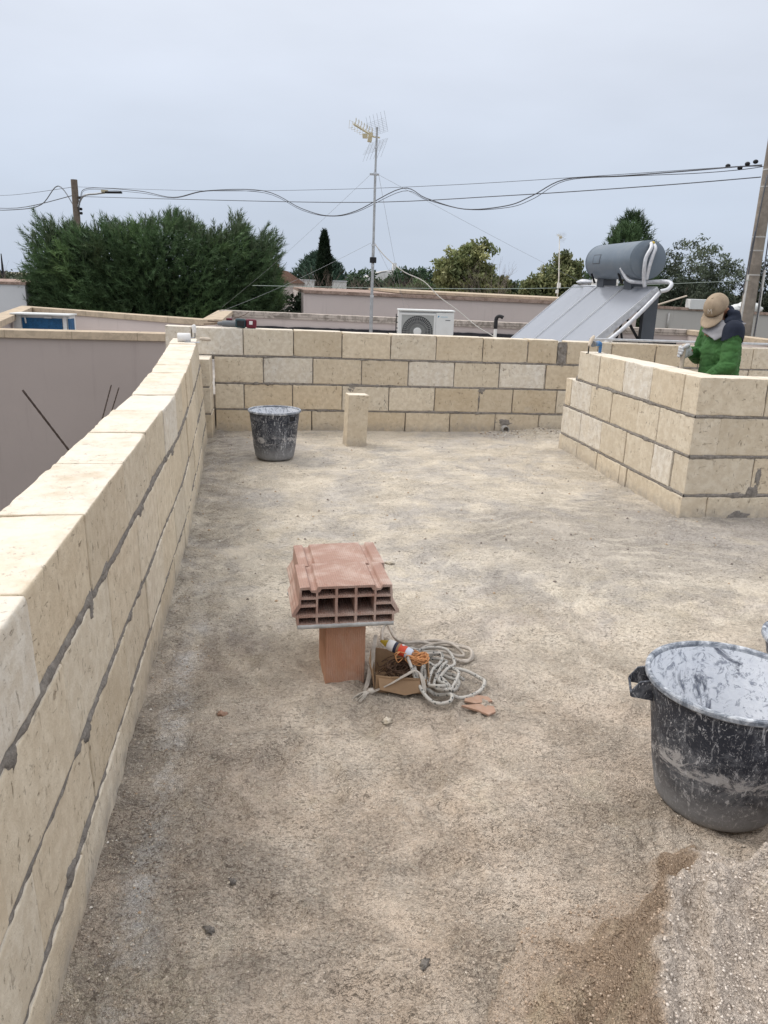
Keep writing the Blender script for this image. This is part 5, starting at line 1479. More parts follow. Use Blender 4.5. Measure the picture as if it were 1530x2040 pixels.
for y in (11.95, 14.3):
    mb = MB(); mb.box(V((6.03, y, .96)) - O, (.22, .10, 1.18)); mb.build('support_post', M['tank_dark'], t)
    mb = MB(); mb.tube([V((5.93, y, .75)) - O, V((5.62, y, 1.18)) - O], .022, 6); mb.tube([V((5.55, y, 1.12)) - O, V((5.72, y, .42)) - O], .018, 6); mb.tube([V((5.62, y, 1.15)) - O, V((5.45, y, .42)) - O], .018, 6)
    mb.build('brace', M['frame_dark'], t)
for y in (12.0, 14.4):
    mb = MB(); mb.box(V((5.25, y, .395)) - O, (1.8, .06, .05)); mb.build('base_rail', M['galv'], t)
tag(MB().lathe([(0, 0), (.26, 0), (.27, .05), (.27, 1.20), (.255, 1.25), (.255, 1.30), (.265, 1.32), (.25, 1.38), (0, 1.42)], 24).build('water_canister', M['white_pipe'], None, (6.6, 15.05, .35), True, auto=40),
    'cream plastic water canister half hidden under the solar tank', 'canister')

# ------------------------------------------------------------------ poles and cables
t = thing('utility_pole', 'thick brown-grey concrete utility pole at the right edge with cables', 'utility pole', (9.48, 14.7, -3.3))
mb = MB(); mb.tube([(0.02, 0, 0), (.0, 0, 8.2)], [.165, .105], 20); pl = mb.build('shaft', M['concrete_pole'], t, smooth=True, auto=50)
for z in (5.20, 5.65, 5.90, 6.8, 7.1):
    mb = MB(); r = lerp(.165, .105, z / 8.2) + .004; mb.lathe([(r - .008, -.012), (r, -.012), (r, .012), (r - .008, .012)], 20, (lerp(.02, 0, z / 8.2), 0, z)); mb.build('steel_band', M['pvc'], t, smooth=True, auto=40)
mb = MB(); mb.tube([(-.10, -.12, 7.0), (-.13, -.10, 6.2), (-.16, -.10, 5.3), (-.17, -.12, 4.5), (-.19, -.1, 3.6)], .012, 6, smooth_sub=3); mb.tube([(-.16, -.10, 6.0), (-.20, -.10, 5.2), (-.21, -.1, 4.95), (-.17, -.1, 4.8)], .010, 6, smooth_sub=3); mb.build('drop_cable', M['cable'], t, smooth=True)
mb = MB(); mb.tube([(.10, -.12, 7.0), (.14, -.10, 6.2), (.16, -.10, 5.3), (.17, -.12, 4.5), (.17, -.1, 3.6)], .012, 6, smooth_sub=3); mb.build('drop_cable', M['cable'], t, smooth=True)
mb = MB(); mb.tube([(-.165, -.11, 5.2), (-.172, -.11, 4.3), (-.18, -.1, 3.7)], .022, 8); mb.build('conduit', M['pvc'], t, smooth=True)
mb = MB(); mb.tube([(.175, -.10, 5.3), (.185, -.10, 4.3), (.175, -.1, 3.7)], .026, 8); mb.build('conduit', M['pvc'], t, smooth=True)
t = thing('utility_pole', 'slim dark utility pole with street lamp arm standing behind the big pine', 'utility pole', (-7.1, 33.5, -3.3))
mb = MB(); mb.tube([(0, 0, 0), (.0, 0, 8.2)], [.16, .12], 14); mb.build('shaft', M['wood_pole'], t, smooth=True, auto=50)
mb = MB(); mb.tube([(.08, -.1, 7.2), (.32, -.1, 7.62), (.8, -.12, 7.72), (1.15, -.12, 7.78)], .035, 8, smooth_sub=4); mb.build('lamp_arm', M['galv'], t, smooth=True)
mb = MB(); mb.box((1.45, -.12, 7.80), (.62, .22, .07), (0, R(-2), 0), .02); lh = mb.build('lamp_head', M['frame_dark'], t)
mb = MB(); mb.box((1.12, -.12, 7.83), (.24, .2, .10), None, .02); mb.build('lamp_socket', M['antenna_plastic'], lh)
mb = MB()
for z in (7.55, 7.15, 7.0): mb.lathe([(.03, -.05), (.055, -.03), (.055, .03), (.03, .05)], 10, (.19, -.06, z)); 
mb.build('insulator', M['frame_dark'], t, smooth=True)
def cable(label, pts, r, m='cable', sub=6, cat='cable'):
    loc = V(pts[0]); mb = MB(); mb.tube([V(p) - loc for p in pts], r, 6, smooth_sub=sub)
    return tag(mb.build('overhead_cable', M[m], None, loc, True), label, cat)
W1 = [(-7.0, 33.4, 3.78), (-6.86, 33.23, 4.22), (-6.47, 32.79, 4.55), (-4.3, 30.32, 4.32), (-2.96, 28.79, 4.03), (-1.79, 27.47, 4.16), (.04, 25.39, 4.04), (1.11, 24.17, 3.5), (1.84, 23.34, 3.27), (2.53, 22.56, 3.37), (3.57, 21.38, 3.87), (4.11, 20.76, 3.6), (4.89, 19.88, 3.31), (5.69, 18.97, 3.35), (6.12, 18.48, 3.54), (6.65, 17.89, 3.85), (7.54, 16.87, 3.85), (8.51, 15.77, 3.87), (9.08, 15.12, 3.89), (9.38, 14.80, 3.88)]
cable('slack bundled black cable swagging up and down between the two utility poles', W1, .012)
cable('twin strand running just beside the slack swagging cable', [(x + .03, y, z - .035 + .03 * math.sin(i * 1.7)) for i, (x, y, z) in enumerate(W1)], .007)
cable('taut thick lower cable between the two utility poles', [(-7.0, 33.45, 4.30), (-1.97, 27.68, 3.9), (2.65, 22.42, 3.58), (5.59, 19.09, 3.57), (7.99, 16.36, 3.62), (9.38, 14.78, 3.68)], .0105)
cable('thin taut topmost wire between the two utility poles', [(-7.0, 33.43, 4.64), (-1.96, 27.66, 4.17), (1.77, 23.42, 3.96), (4.62, 20.19, 3.88), (7.23, 17.22, 3.88), (9.38, 14.80, 3.90)], .006)
cable('slack bundled cable drooping away left of the slim pole', [(-7.15, 33.5, 3.9), (-8.2, 35.7, 4.85), (-9.7, 38.9, 4.35), (-11.6, 42.3, 4.32), (-14.5, 47, 4.6), (-17, 52, 5.6)], .020)
cable('taut lower cable leaving left of the slim pole', [(-7.15, 33.55, 4.35), (-11.6, 42.0, 4.36), (-17, 52, 5.0)], .016)
cable('thin topmost wire leaving left of the slim pole', [(-7.15, 33.55, 4.64), (-11.9, 42.3, 4.95), (-17, 52, 5.6)], .009)
cable('thin greenish wire stretched low across in front of the trees', [(-.2, 15.25, 1.40), (2.53, 14.79, 1.44), (5.28, 14.35, 1.53), (8.82, 14.5, 1.76), (9.4, 14.62, 1.80)], .005, 'greenwire')
mb = MB()
for (x, y, z) in ((-.5, .6, .05), (-.35, .42, .0), (-.28, .3, .06), (-.18, .2, .09)): mb.ell((x, y, z), (.05, .05, .04), None, 10, 6)
o = mb.build('cable_clamps', M['frame_dark'], pl.parent, (0, 0, 7.17), True); o.name = 'cable_clamp'
# sundries on the grey wall
tag(MB().box((0, 0, .13), (.62, .25, .26), None, .01).build('white_crate', M['ac_white'], None, (11.50, 20.05, 1.10)), 'white box on the grey wall, just left of the worker\'s cap', 'box')

mb = MB(); mb.ell((0, 0, .06), (.42, .16, .17), None, 24, 12, .35, 2.2); mb.ell((-.38, 0, .02), (.14, .13, .11), None, 16, 10, .4, 2.5)
tag(mb.build('plastic_bundle', M['ac_white'], None, (12.98, 20.1, 1.10), True), 'white plastic-wrapped bundle on the grey wall, right of the utility pole', 'bundle')
mb = MB(); mb.box((0, 0, 0), (1.0, .05, .03), (0, -.28, .15), .004)
tag(mb.build('wooden_lath', M['wood_handle'], None, (10.72, 20.1, 1.30)), 'thin pale lath propped on the grey wall beside the white box', 'lath')
t = thing('radio_mast', 'tiny distant lattice mast on the skyline at the far left edge', 'mast', (-28.55, 95.6, -3.3))
mb = MB(); mb.tube([(0, 0, 0), (0, 0, 4.6)], [.30, .20], 6); mb.tube([(0, 0, 4.6), (0, 0, 6.45)], [.14, .05], 6); mb.build('mast', M['frame_dark'], t)
# ------------------------------------------------------------------ trees
def rand_dirs(n, zmin=-1.0):
    z = RNG.uniform(zmin, 1, n); a = RNG.uniform(0, 2 * PI, n); r = np.sqrt(np.maximum(0, 1 - z * z))
    return np.stack([r * np.cos(a), r * np.sin(a), z], 1)
def norm(a): return a / np.maximum(1e-9, np.linalg.norm(a, axis=1, keepdims=True))
def needles(base, axis, length, per, nl, nw, col, jit=.3, spread=.75):
    """needle tufts: per thin blades along each shoot; returns verts (N,3,3), colours"""
    n = len(base); L = np.asarray(length).reshape(-1, 1)
    B = np.repeat(base, per, 0); A = np.repeat(axis, per, 0); LL = np.repeat(L, per, 0)
    C = np.repeat(col, per, 0) * RNG.uniform(.8, 1.2, (n * per, 1))
    u = RNG.uniform(.05, 1, (n * per, 1))
    o = B + A * LL * u
    rd = rand_dirs(n * per); rd = norm(rd - A * (rd * A).sum(1, keepdims=True))
    d = norm(A + rd * spread * RNG.uniform(.6, 1.2, (n * per, 1)))
    w = norm(np.cross(d, rand_dirs(n * per))) * nw
    tip = o + d * nl * RNG.uniform(.7, 1.15, (n * per, 1))
    return np.stack([o - w, o + w, tip], 1), np.repeat(C[:, None, :], 3, 1)
def leaf_quads(c, size, col, droop=0.0, asp=.45):
    n = len(c)
    d = rand_dirs(n); d[:, 2] -= droop; d = norm(d)
    w = norm(np.cross(d, rand_dirs(n)))
    s = size * RNG.uniform(.6, 1.3, (n, 1))
    a = d * s; b = w * s * asp
    v = np.stack([c - a, c + b, c + a, c - b], 1)
    cc = col * RNG.uniform(.78, 1.22, (n, 1))
    return v, np.repeat(cc[:, None, :], 4, 1)
def crown_obj(name, parent, V_, C_, mat):
    k = V_.shape[1]; n = V_.shape[0]
    f = np.arange(n * k).reshape(n, k)
    return link(name, np_mesh(name, V_.reshape(-1, 3), f, mat, False, C_.reshape(-1, 3)), parent)
def limbs(mb, pts_from, targets, r0, r1, wob=.25):
    for tg in targets:
        a = V(pts_from[random.randrange(len(pts_from))]); b = V(tg); m = a.lerp(b, .5) + V((rnd(-1, 1), rnd(-1, 1), rnd(0, .6))) * wob * (b - a).length * .4
        mb.tube([a, m, b], [r0, (r0 + r1) / 2, r1], 5, smooth_sub=3)
def clump_tree(name, label, loc, blobs, nclump, per, crad, lsize, cols, droop=.3, trunk_r=.2, trunk_top=None, shell=.55, group=None, vary=.35, cat='tree', asp=.45, mat='leaf'):
    """blobs: [(cx,cy,cz,rx,ry,rz)] local crown masses"""
    t = thing(name, label, cat, loc, 0, group)
    vol = np.array([b[3] * b[4] * b[5] for b in blobs]) ** .75; pick = RNG.choice(len(blobs), nclump, p=vol / vol.sum())
    bl = np.array(blobs)[pick]
    d = rand_dirs(nclump); r = RNG.uniform(shell, 1.0, (nclump, 1)) ** .6
    cen = bl[:, :3] + d * bl[:, 3:] * r
    base = np.array(cols); tone = base[RNG.integers(0, len(base), nclump)] * RNG.uniform(1 - vary, 1 + vary, (nclump, 1))
    P = np.repeat(cen, per, 0) + rand_dirs(nclump * per) * crad * (RNG.uniform(0, 1, (nclump * per, 1)) ** .5) * np.array((1, 1, .8))
    v, c = leaf_quads(P, lsize, np.repeat(tone, per, 0), droop, asp)
    crown_obj('crown', t, v, c, M[mat])
    mb = MB(); zt = trunk_top or blobs[0][2]
    mb.tube([(0, 0, 0), (rnd(-.1, .1), 0, zt * .4), (blobs[0][0] * .5, blobs[0][1] * .5, zt * .75), (blobs[0][0], blobs[0][1], zt)], [trunk_r, trunk_r * .8, trunk_r * .55, trunk_r * .3], 8, smooth_sub=4)
    limbs(mb, [(0, 0, zt * .55), (blobs[0][0] * .4, 0, zt * .7), (blobs[0][0] * .6, 0, zt * .8)], [tuple(cen[i]) for i in RNG.choice(nclump, min(26, nclump), False)], trunk_r * .35, trunk_r * .06)
    mb.build('trunk', M['bark'], t, smooth=True)
    return t
# --- the big bushy pine behind the pink house
t = thing('pine_tree', 'very wide dense dark green bushy pine filling the left background', 'tree', (-2.9, 22.9, -3.3))
def pine_top(x): return 5.98 + .20 * math.sin(x * 1.1 + .6) + .34 * nz(x * 1.1, 4) + .42 * nz(x * 2.9, 7) - .75 * sstep(2.4, 3.5, x) - .38 * math.exp(-((x - 1.55) / .22) ** 2) - .35 * sstep(-2.6, -3.4, x)
NSH = 11500
X = RNG.uniform(-3.4, 3.3, NSH * 4); Y = RNG.uniform(-2.2, 2.2, NSH * 4); Z = RNG.uniform(1.6, 6.6, NSH * 4)
keep = []
for i in range(len(X)):
    x, y, z = X[i], Y[i], Z[i]
    top = pine_top(x) - .25 * (y / 2.2) ** 2
    ex = 3.38 * (1 - .13 * max(0, (4.0 - z)) * (1 if x < 0 else .35)) * (1 - max(0, (z - 5.6)) ** 2 * .10) + .22 * nz(z * 1.4, x * .3, 3)
    q = (abs(x) / max(.3, ex)) ** 4 + (abs(y) / 2.1) ** 4 + (max(0, z - 4) / (top - 4)) ** 9
    lump = .35 * nz(x * 1.1, y * 1.1, z * 1.1) + .25 * nz(x * 2.6, y * 2.6, z * 2.6)
    keep.append((q + lump * .8 < 1.0) and (q + lump * .6 > .28 or random.random() < .22))
k = np.array(keep); base = np.stack([X[k], Y[k], Z[k]], 1)[:NSH]
n = len(base)
base[:, 0] = np.where(base[:, 0] < 0, base[:, 0] * .86, base[:, 0])
out = norm(base * np.array((1 / 3.4, 1 / 2.2, .0)) + np.array((0, 0, .55)) * RNG.uniform(.4, 1.6, (n, 1)) + RNG.normal(0, .28, (n, 3)))
clump = np.array([.5 + .5 * nz(*(p * .9)) + .35 * nz(*(p * 2.3 + 5)) for p in base]).reshape(-1, 1)
tone = np.array((.075, .128, .056)) * (.55 + 1.05 * np.clip(clump, 0, 1.3)) + np.array((.05, .055, .012)) * np.clip(clump - .6, 0, 1)
hue = np.array([nz(*(p * 1.4 + 11)) for p in base]).reshape(-1, 1)
tone = tone * (1 + .35 * hue) + np.array((.05, .045, .0)) * np.clip(hue - .12, 0, 1) + np.array((.05, .03, .012)) * np.clip(-hue - .28, 0, 1)
v, c = needles(base, out, RNG.uniform(.22, .42, n), 17, .17, .0085, tone)
# leader shoots standing up out of the top
nt = 380
bx = RNG.uniform(-2.75, 3.25, nt); by = RNG.uniform(-1.6, 1.6, nt)
bz = np.array([pine_top(a) - .25 * (b / 2.2) ** 2 - .28 for a, b in zip(bx, by)]) - np.maximum(0, np.abs(bx) - 2.9) * .5
hgt = RNG.uniform(.30, .80, nt) * np.array([.75 + .7 * max(0, nz(a * 1.3, 9)) for a in bx])
tb_ = np.stack([bx, by, bz], 1); ta_ = norm(np.stack([RNG.normal(0, .13, nt) + bx * .035, RNG.normal(0, .13, nt), np.ones(nt)], 1))
v2, c2 = needles(tb_, ta_, hgt, 52, .14, .0085, np.tile(np.array((.095, .13, .07)), (nt, 1)) * RNG.uniform(.7, 1.3, (nt, 1)), spread=.65)
# side sprays at the edges
ns = 420
sd_ = RNG.choice([-1, 1], ns); sz = RNG.uniform(2.6, 5.9, ns); sy = RNG.uniform(-1.6, 1.6, ns)
sx = sd_ * (3.2 * (1 - .13 * np.maximum(0, 4.0 - sz) * np.where(sd_ < 0, 1, .35)) - np.maximum(0, sz - 5.3) ** 2 * .3 - RNG.uniform(0, .4, ns)) * np.where(sd_ < 0, .86, 1.0)
v3, c3 = needles(np.stack([sx, sy, sz], 1), norm(np.stack([sd_ * RNG.uniform(.4, 1.0, ns), RNG.normal(0, .3, ns), RNG.uniform(.4, 1.1, ns)], 1)), RNG.uniform(.3, .55, ns), 34, .15, .008, np.tile(np.array((.075, .12, .06)), (ns, 1)) * RNG.uniform(.7, 1.25, (ns, 1)))
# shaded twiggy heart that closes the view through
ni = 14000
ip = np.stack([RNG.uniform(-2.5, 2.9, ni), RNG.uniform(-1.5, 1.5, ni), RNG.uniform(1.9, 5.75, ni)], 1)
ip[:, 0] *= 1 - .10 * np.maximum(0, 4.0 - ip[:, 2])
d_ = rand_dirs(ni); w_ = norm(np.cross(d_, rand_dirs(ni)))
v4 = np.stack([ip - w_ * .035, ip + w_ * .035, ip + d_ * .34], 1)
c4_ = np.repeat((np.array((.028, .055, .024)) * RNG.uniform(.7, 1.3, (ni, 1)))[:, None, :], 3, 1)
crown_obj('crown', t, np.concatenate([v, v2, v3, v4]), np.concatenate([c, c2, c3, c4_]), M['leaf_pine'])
mb = MB()
mb.tube([(.2, 0, 0), (.1, 0, 1.6), (-.3, .1, 3.2), (-.2, 0, 4.6)], [.30, .25, .17, .08], 10, smooth_sub=4)
for (x, y, z) in [(-2.6, .2, 4.6), (-1.7, -.6, 5.0), (-.8, .5, 5.3), (.6, -.4, 5.3), (1.5, .5, 5.0), (2.4, -.3, 4.7), (-2.9, -.5, 3.2), (2.8, .4, 3.3), (1.0, -1.3, 4.0), (-1.2, -1.3, 3.8), (.2, 1.2, 4.8)]:
    mb.tube([(.1, 0, rnd(1.2, 1.9)), (x * .45, y * .5, lerp(1.6, z, .45)), (x, y, z)], [.13, .08, .02], 7, smooth_sub=4)
for k in range(36):
    a = rnd(0, 6.28); x, z = rnd(-2.9, 2.9), rnd(2.2, 3.6)
    mb.tube([(x * .5, -.6, z), (x * .8, -1.3, z + rnd(-.2, .3)), (x, -1.9, z + rnd(-.3, .4))], [.018, .012, .005], 4)
mb.build('trunk', M['bark'], t, smooth=True)

# --- cypress and pines behind
def conifer(name, label, loc, H, shape, nsh, sl, nl, nw, per, tone0, cat='tree', upw=.5, seed=0, trunk_r=.15, group=None):
    t = thing(name, label, cat, loc, 0, group)
    z = RNG.uniform(0, 1, nsh); a = RNG.uniform(0, 2 * PI, nsh)
    rad = np.array([shape(u) * (1 + .22 * nz(math.cos(q) * 1.5 + seed, math.sin(q) * 1.5, u * H * .9) + .15 * nz(math.cos(q) * 4 + seed, math.sin(q) * 4, u * H * 2.2)) for u, q in zip(z, a)])
    rr_ = rad * RNG.uniform(.35, 1.0, nsh) ** .5
    b = np.stack([rr_ * np.cos(a), rr_ * np.sin(a), z * H], 1)
    ax = norm(np.stack([np.cos(a), np.sin(a), np.full(nsh, upw * 2)], 1) + RNG.normal(0, .3, (nsh, 3)))
    cl = np.array([.5 + .6 * nz(*(p * 1.1 + seed)) for p in b]).reshape(-1, 1)
    v, c = needles(b, ax, np.full(nsh, sl) * RNG.uniform(.6, 1.3, nsh), per, nl, nw, np.array(tone0) * (.5 + 1.0 * np.clip(cl, 0, 1.2)))
    crown_obj('crown', t, v, c, M['leaf_pine'])
    mb = MB(); mb.tube([(0, 0, 0), (0, 0, H * .92)], [trunk_r, trunk_r * .2], 8); mb.build('trunk', M['bark'], t, smooth=True)
    return t
conifer('cypress_tree', 'narrow dark cypress spire standing left of the antenna mast', (4.42, 60, -3.3), 7.95, lambda u: .50 * min(1, (1 - u) * 3.2) ** .8 * min(1, .7 + u * 2), 2600, .34, .22, .035, 9, (.014, .028, .013), upw=1.6, seed=3)
conifer('pine_tree', 'blue-green distant pine directly behind the cypress spire', (4.55, 66, -3.3), 6.5, lambda u: 2.1 * min(1, max(0, 1 - u) * 3.6) ** .6 * min(1, max(0, u - .28) * 6), 3400, .5, .32, .05, 9, (.065, .11, .075), upw=.9, seed=8)
PINEG = [(.026, .055, .028), (.034, .060, .026)]
def bl(x, z, rx, rz, ry=None): return (x, 0, z, rx, ry or rx * .8, rz)
clump_tree('eucalyptus_tree', 'tall yellow-green eucalyptus with lobed crown, left one of two near the collector', (11.3, 44, -3.3), [bl(-.4, 5.0, 1.45, 1.5), bl(.5, 6.1, .95, 1.15), bl(-1.05, 5.6, .9, 1.0), bl(1.25, 4.3, 1.15, 1.3), bl(.2, 4.1, 1.5, 1.0), bl(.1, 3.1, 1.4, .9)], 430, 55, .40, .13, [(.26, .27, .115), (.20, .22, .095), (.30, .30, .14), (.14, .165, .07)], .7, .18, 5.0, .35)
clump_tree('eucalyptus_tree', 'olive eucalyptus with open top beside the slender aerial', (15.8, 43, -3.3), [bl(.2, 5.1, 1.3, 1.1), bl(-.5, 4.4, 1.3, 1.0), bl(.9, 5.6, .7, .8), bl(1.2, 4.3, .9, 1.0), bl(-.1, 3.2, 1.7, 1.0), bl(.5, 6.0, .5, .7)], 430, 50, .38, .12, [(.23, .24, .11), (.18, .20, .09), (.27, .27, .13), (.12, .145, .065)], .6, .18, 4.8, .4)
clump_tree('broadleaf_tree', 'small dark green tree at the foot between the two eucalypts', (13.9, 45, -3.3), [bl(0, 3.8, .9, 1.0), bl(-.3, 4.6, .6, .8), bl(.6, 3.3, 1.2, .9)], 170, 50, .40, .12, [(.04, .058, .024), (.055, .07, .03)], .3, .12, 3.8)
for (x, y, H, r, lab) in ((13.35, 28.6, 7.3, 1.35, 'green pine top showing above and behind the solar tank'), (12.75, 27.6, 6.85, 1.1, 'smaller green pine top at the left end of the solar tank')):
    conifer('pine_tree', lab, (x, y, -3.3), H, lambda u, r=r: r * min(1, max(0, 1 - u) * 3.4) ** .7 * min(1, max(0, u - .2) * 5), 1900, .34, .19, .014, 15, (.06, .10, .045), upw=.9, seed=x)
clump_tree('olive_tree', 'large grey-green tree with feathery top right of the solar tank', (15.75, 28.0, -3.3), [bl(0, 5.6, 1.4, 1.15), bl(-.9, 4.9, 1.4, 1.3), bl(1.0, 5.2, 1.0, 1.1), bl(1.2, 4.2, .9, 1.0), bl(0, 3.9, 1.9, 1.2)], 460, 46, .26, .075, [(0.115, 0.142, 0.092), (0.142, 0.165, 0.111), (0.081, 0.103, 0.068)], -.6, .17, 5.0, .3, asp=.28)
clump_tree('olive_tree', 'dark grey-green bushy tree under the feathery one, above the grey wall', (14.4, 26.6, -3.3), [bl(0, 3.9, 1.5, 1.3), bl(1.5, 3.6, 1.3, 1.2), bl(-.9, 3.6, 1.1, 1.1), bl(2.4, 3.6, 1.0, 1.1)], 430, 46, .26, .075, [(0.078, 0.098, 0.065), (0.094, 0.109, 0.073), (0.057, 0.073, 0.048)], -.1, .15, 3.6, .3, asp=.3)
clump_tree('olive_tree', 'dusky tree behind the right utility pole at the right edge', (18.4, 27.4, -3.3), [bl(0, 4.9, 1.1, 1.2), bl(-.3, 3.9, 1.3, 1.2), bl(1.2, 4.3, 1.3, 1.3)], 330, 46, .26, .075, [(.042, .052, .034), (.055, .062, .042), (.03, .036, .025)], -.1, .15, 4.2, .3, asp=.3)
# the tree belt between
rs = random.Random(5)
specs = []
for i, (x, y, H, wd, lab) in enumerate(((7.9, 64, 5.6, 1.4, 'dark rounded evergreen just left of the antenna mast base'), (11.6, 66, 6.0, 1.5, 'dark umbrella-topped pine right of the white gabled house'), (13.4, 67, 6.1, 1.7, 'broad dark evergreen in the middle of the far tree belt'),
                                        (15.6, 66, 5.8, 1.6, 'dark evergreen just left of the yellow-green eucalyptus'), (9.6, 58, 4.6, 1.3, 'mid-green low bushy tree before the white gabled house'), (11.0, 57, 4.9, 1.4, 'mid-green low tree right of the low white house front'), (12.8, 58, 4.7, 1.5, 'mid-green low tree beneath the middle evergreen'),
                                        (21.0, 64, 5.4, 1.8, 'dark far tree behind the gap between the eucalypts'), (23.2, 62, 5.2, 1.8, 'dark far tree behind the olive eucalyptus'), (19.0, 47, 5.6, 1.5, 'dark green tree just left of the solar tank'))):
    g_ = [(0.055, 0.096, 0.055), (0.072, 0.114, 0.060)] if i < 4 or i > 6 else [(0.091, 0.143, 0.058), (0.117, 0.163, 0.072)]
    clump_tree('evergreen_tree', lab, (x, y, -3.3), [bl(0, H - 1.0, wd, 1.0), bl(-wd * .5, H - 1.5, wd * .8, .9), bl(wd * .5, H - 1.6, wd * .8, .9), bl(0, H - 2.3, wd * 1.1, 1.1)], 170, 34, .45, .16, g_, .0, .16, H - 1.2, .45, 'far tree belt')
# bare winter shrubs and trees
def bare(label, loc, H, wd, n, r0=.02, col='twig'):
    t = thing('bare_tree', label, 'tree', loc)
    mb = MB(); mb.tube([(0, 0, 0), (.05, 0, H * .35)], [r0 * 3, r0 * 2], 6); mb.build('trunk', M['bark'], t)
    mb = MB()
    def br(p, d, L, r, lv):
        q = p + d * L; m = p.lerp(q, .5) + V((rs.uniform(-1, 1), rs.uniform(-1, 1), rs.uniform(-.3, .6))) * L * .12
        mb.tube([p, m, q], [r, r * .8, r * .55], 3, caps=False)
        if lv > 0:
            for k in range(rs.choice((2, 3, 3))):
                dd = (d + V((rs.uniform(-1, 1), rs.uniform(-1, 1), rs.uniform(-.25, .7))) * .62).normalized()
                br(q if k < 2 else m, dd, L * rs.uniform(.55, .8), r * .6, lv - 1)
    for k in range(n):
        a = rs.uniform(0, 6.28); d = V((math.cos(a) * wd, math.sin(a) * wd, 1)).normalized()
        br(V((0, 0, H * .3)), d, H * .3, r0, 4)
    mb.build('twigs', M[col], t)
bare('leafless greyish thicket around the antenna mast, before the white house', (9.3, 54, -3.3), 5.3, .5, 9, .04)
bare('leafless thicket just right of the cypress', (7.6, 55, -3.3), 4.9, .6, 8, .04)
bare('leafless scrubby tree right of the big pine, before the red roof', (1.7, 26.5, -3.3), 4.7, .3, 7, .022)
bare('leafless pale-barked tree in front of the yellow-green eucalyptus', (12.0, 42.5, -3.3), 5.6, .35, 6, .035)
clump_tree('bushy_shrub', 'grey-green shrub at the right foot of the big pine', (1.15, 22.6, -3.3), [bl(-.1, 3.6, .6, .9), bl(-.5, 3.0, .7, .9), bl(.2, 2.6, .6, .8)], 190, 40, .2, .07, [(.05, .07, .045), (.035, .055, .03)], 0, .07, 3.2, .3, cat='shrub')
bare('brown leafless scrub under the left side of the big pine', (-6.0, 24.6, -3.3), 4.4, .45, 8, .02)
bare('leafless scrub behind the corner of the pale building', (-7.4, 27.5, -3.3), 4.6, .5, 8, .02)
clump_tree('evergreen_tree', 'dull grey-green trees on the skyline left of the big pine', (-12.5, 60, -3.3), [bl(0, 4.2, 1.8, 1.4), bl(-1.8, 4.4, 1.2, 1.2), bl(2.0, 3.9, 1.6, 1.3), bl(4.2, 3.7, 1.4, 1.2)], 300, 34, .5, .17, [(.055, .062, .045), (.07, .072, .055)], 0, .16, 3.8, .4)
# far woodland that reads as one mass, out to the horizon
N = 5200
yy = RNG.uniform(85, 210, N); az = RNG.uniform(-.75, 1.15, N)
xx = yy * np.tan(az)
hh = np.array([4.0 + 1.1 * nz(a * 9, 3) + .8 * nz(a * 31, 5) for a in az]) + (yy - 85) * .004
zz_ = -3.3 + hh * RNG.uniform(.1, 1, N) ** .5
per = 12
P = np.repeat(np.stack([xx, yy, zz_], 1), per, 0) + RNG.normal(0, .75, (N * per, 3)) * np.array((1.3, 1.0, .55))
tone = np.array((.045, .062, .038)) * RNG.uniform(.6, 1.35, (N, 1)) + np.array((.02, .012, .008)) * RNG.uniform(0, 1, (N, 1))
v, c = leaf_quads(P, .42, np.repeat(tone, per, 0), 0, .6)
k = v.shape[1]; f_ = np.arange(len(v) * k).reshape(-1, k)
tag(link('far_woodland', np_mesh('far_woodland', v.reshape(-1, 3), f_, M['leaf'], False, c.reshape(-1, 3))), kind='stuff')
# ------------------------------------------------------------------ the worker
# local frame: +X the way he faces, +Y his left (towards the camera), feet at z 0
yawp = math.atan2(.10, -.985)
t = thing('person', 'worker in green quilted jacket and tan cap bent over a tool behind the right parapet', 'person', (3.665, 5.953, 0), yawp)
HC = V((.078, 0, 1.418))             # head centre
pit = R(50)
hm = Matrix.Rotation(R(36), 3, 'Z') @ Matrix.Rotation(pit, 3, 'Y')    # +X face direction tips down
def H(p): return HC + hm @ V(p)
SH = V((.300, -.015, 0))             # shaft foot of the tool he holds
gr = V((.300, -.015, 1.085))         # right hand grip on the shaft
gl = V((.262, .03, .80))             # left hand grip lower down
def hand_parts(g, side, s=1.0, r=.017):
    """fist closed round a vertical shaft at g; side=-1 palm comes from the right"""
    P = []
    pc = g + V((-.030, side * .030, .0))
    P.append(('e', tuple(pc), (.034 * s, .024 * s, .046 * s), Matrix.Rotation(side * -.7, 3, 'Z')))
    for i, (dz, L) in enumerate(((.034, 1.0), (.012, 1.08), (-.011, 1.0), (-.033, .85))):
        z = g.z + dz
        a0 = math.atan2(side * .042, -.012)
        an = [a0 - side * q * L for q in (0, .9, 1.8, 2.6)]
        rr_ = .036
        pts = [V((g.x + rr_ * math.cos(a), g.y + rr_ * math.sin(a), z - .003 * j)) for j, a in enumerate(an)]
        for j in range(3): P.append(('c', pts[j], .0098 * s - j * .0007, pts[j + 1], .0092 * s - j * .0007))
    tb_ = [pc + V((-.006, -side * .012, .034)), g + V((-.026, -side * .018, .050)), g + V((.004, -side * .034, .040)), g + V((.022, -side * .026, .026))]
    for j in range(3): P.append(('c', tb_[j], (.0125 - .001 * j) * s, tb_[j + 1], (.0115 - .001 * j) * s))
    return P, pc
sR, sL = V((.03, -.175, 1.265)), V((.005, .175, 1.265))
eR, eL = V((.075, -.235, 1.03)), V((.03, .225, 1.0))
pR, pcR = hand_parts(gr, -1); pL, pcL = hand_parts(gl, 1)
wR = pcR + V((-.045, -.018, -.004)); wL = pcL + V((-.045, .024, .015))
legs = []
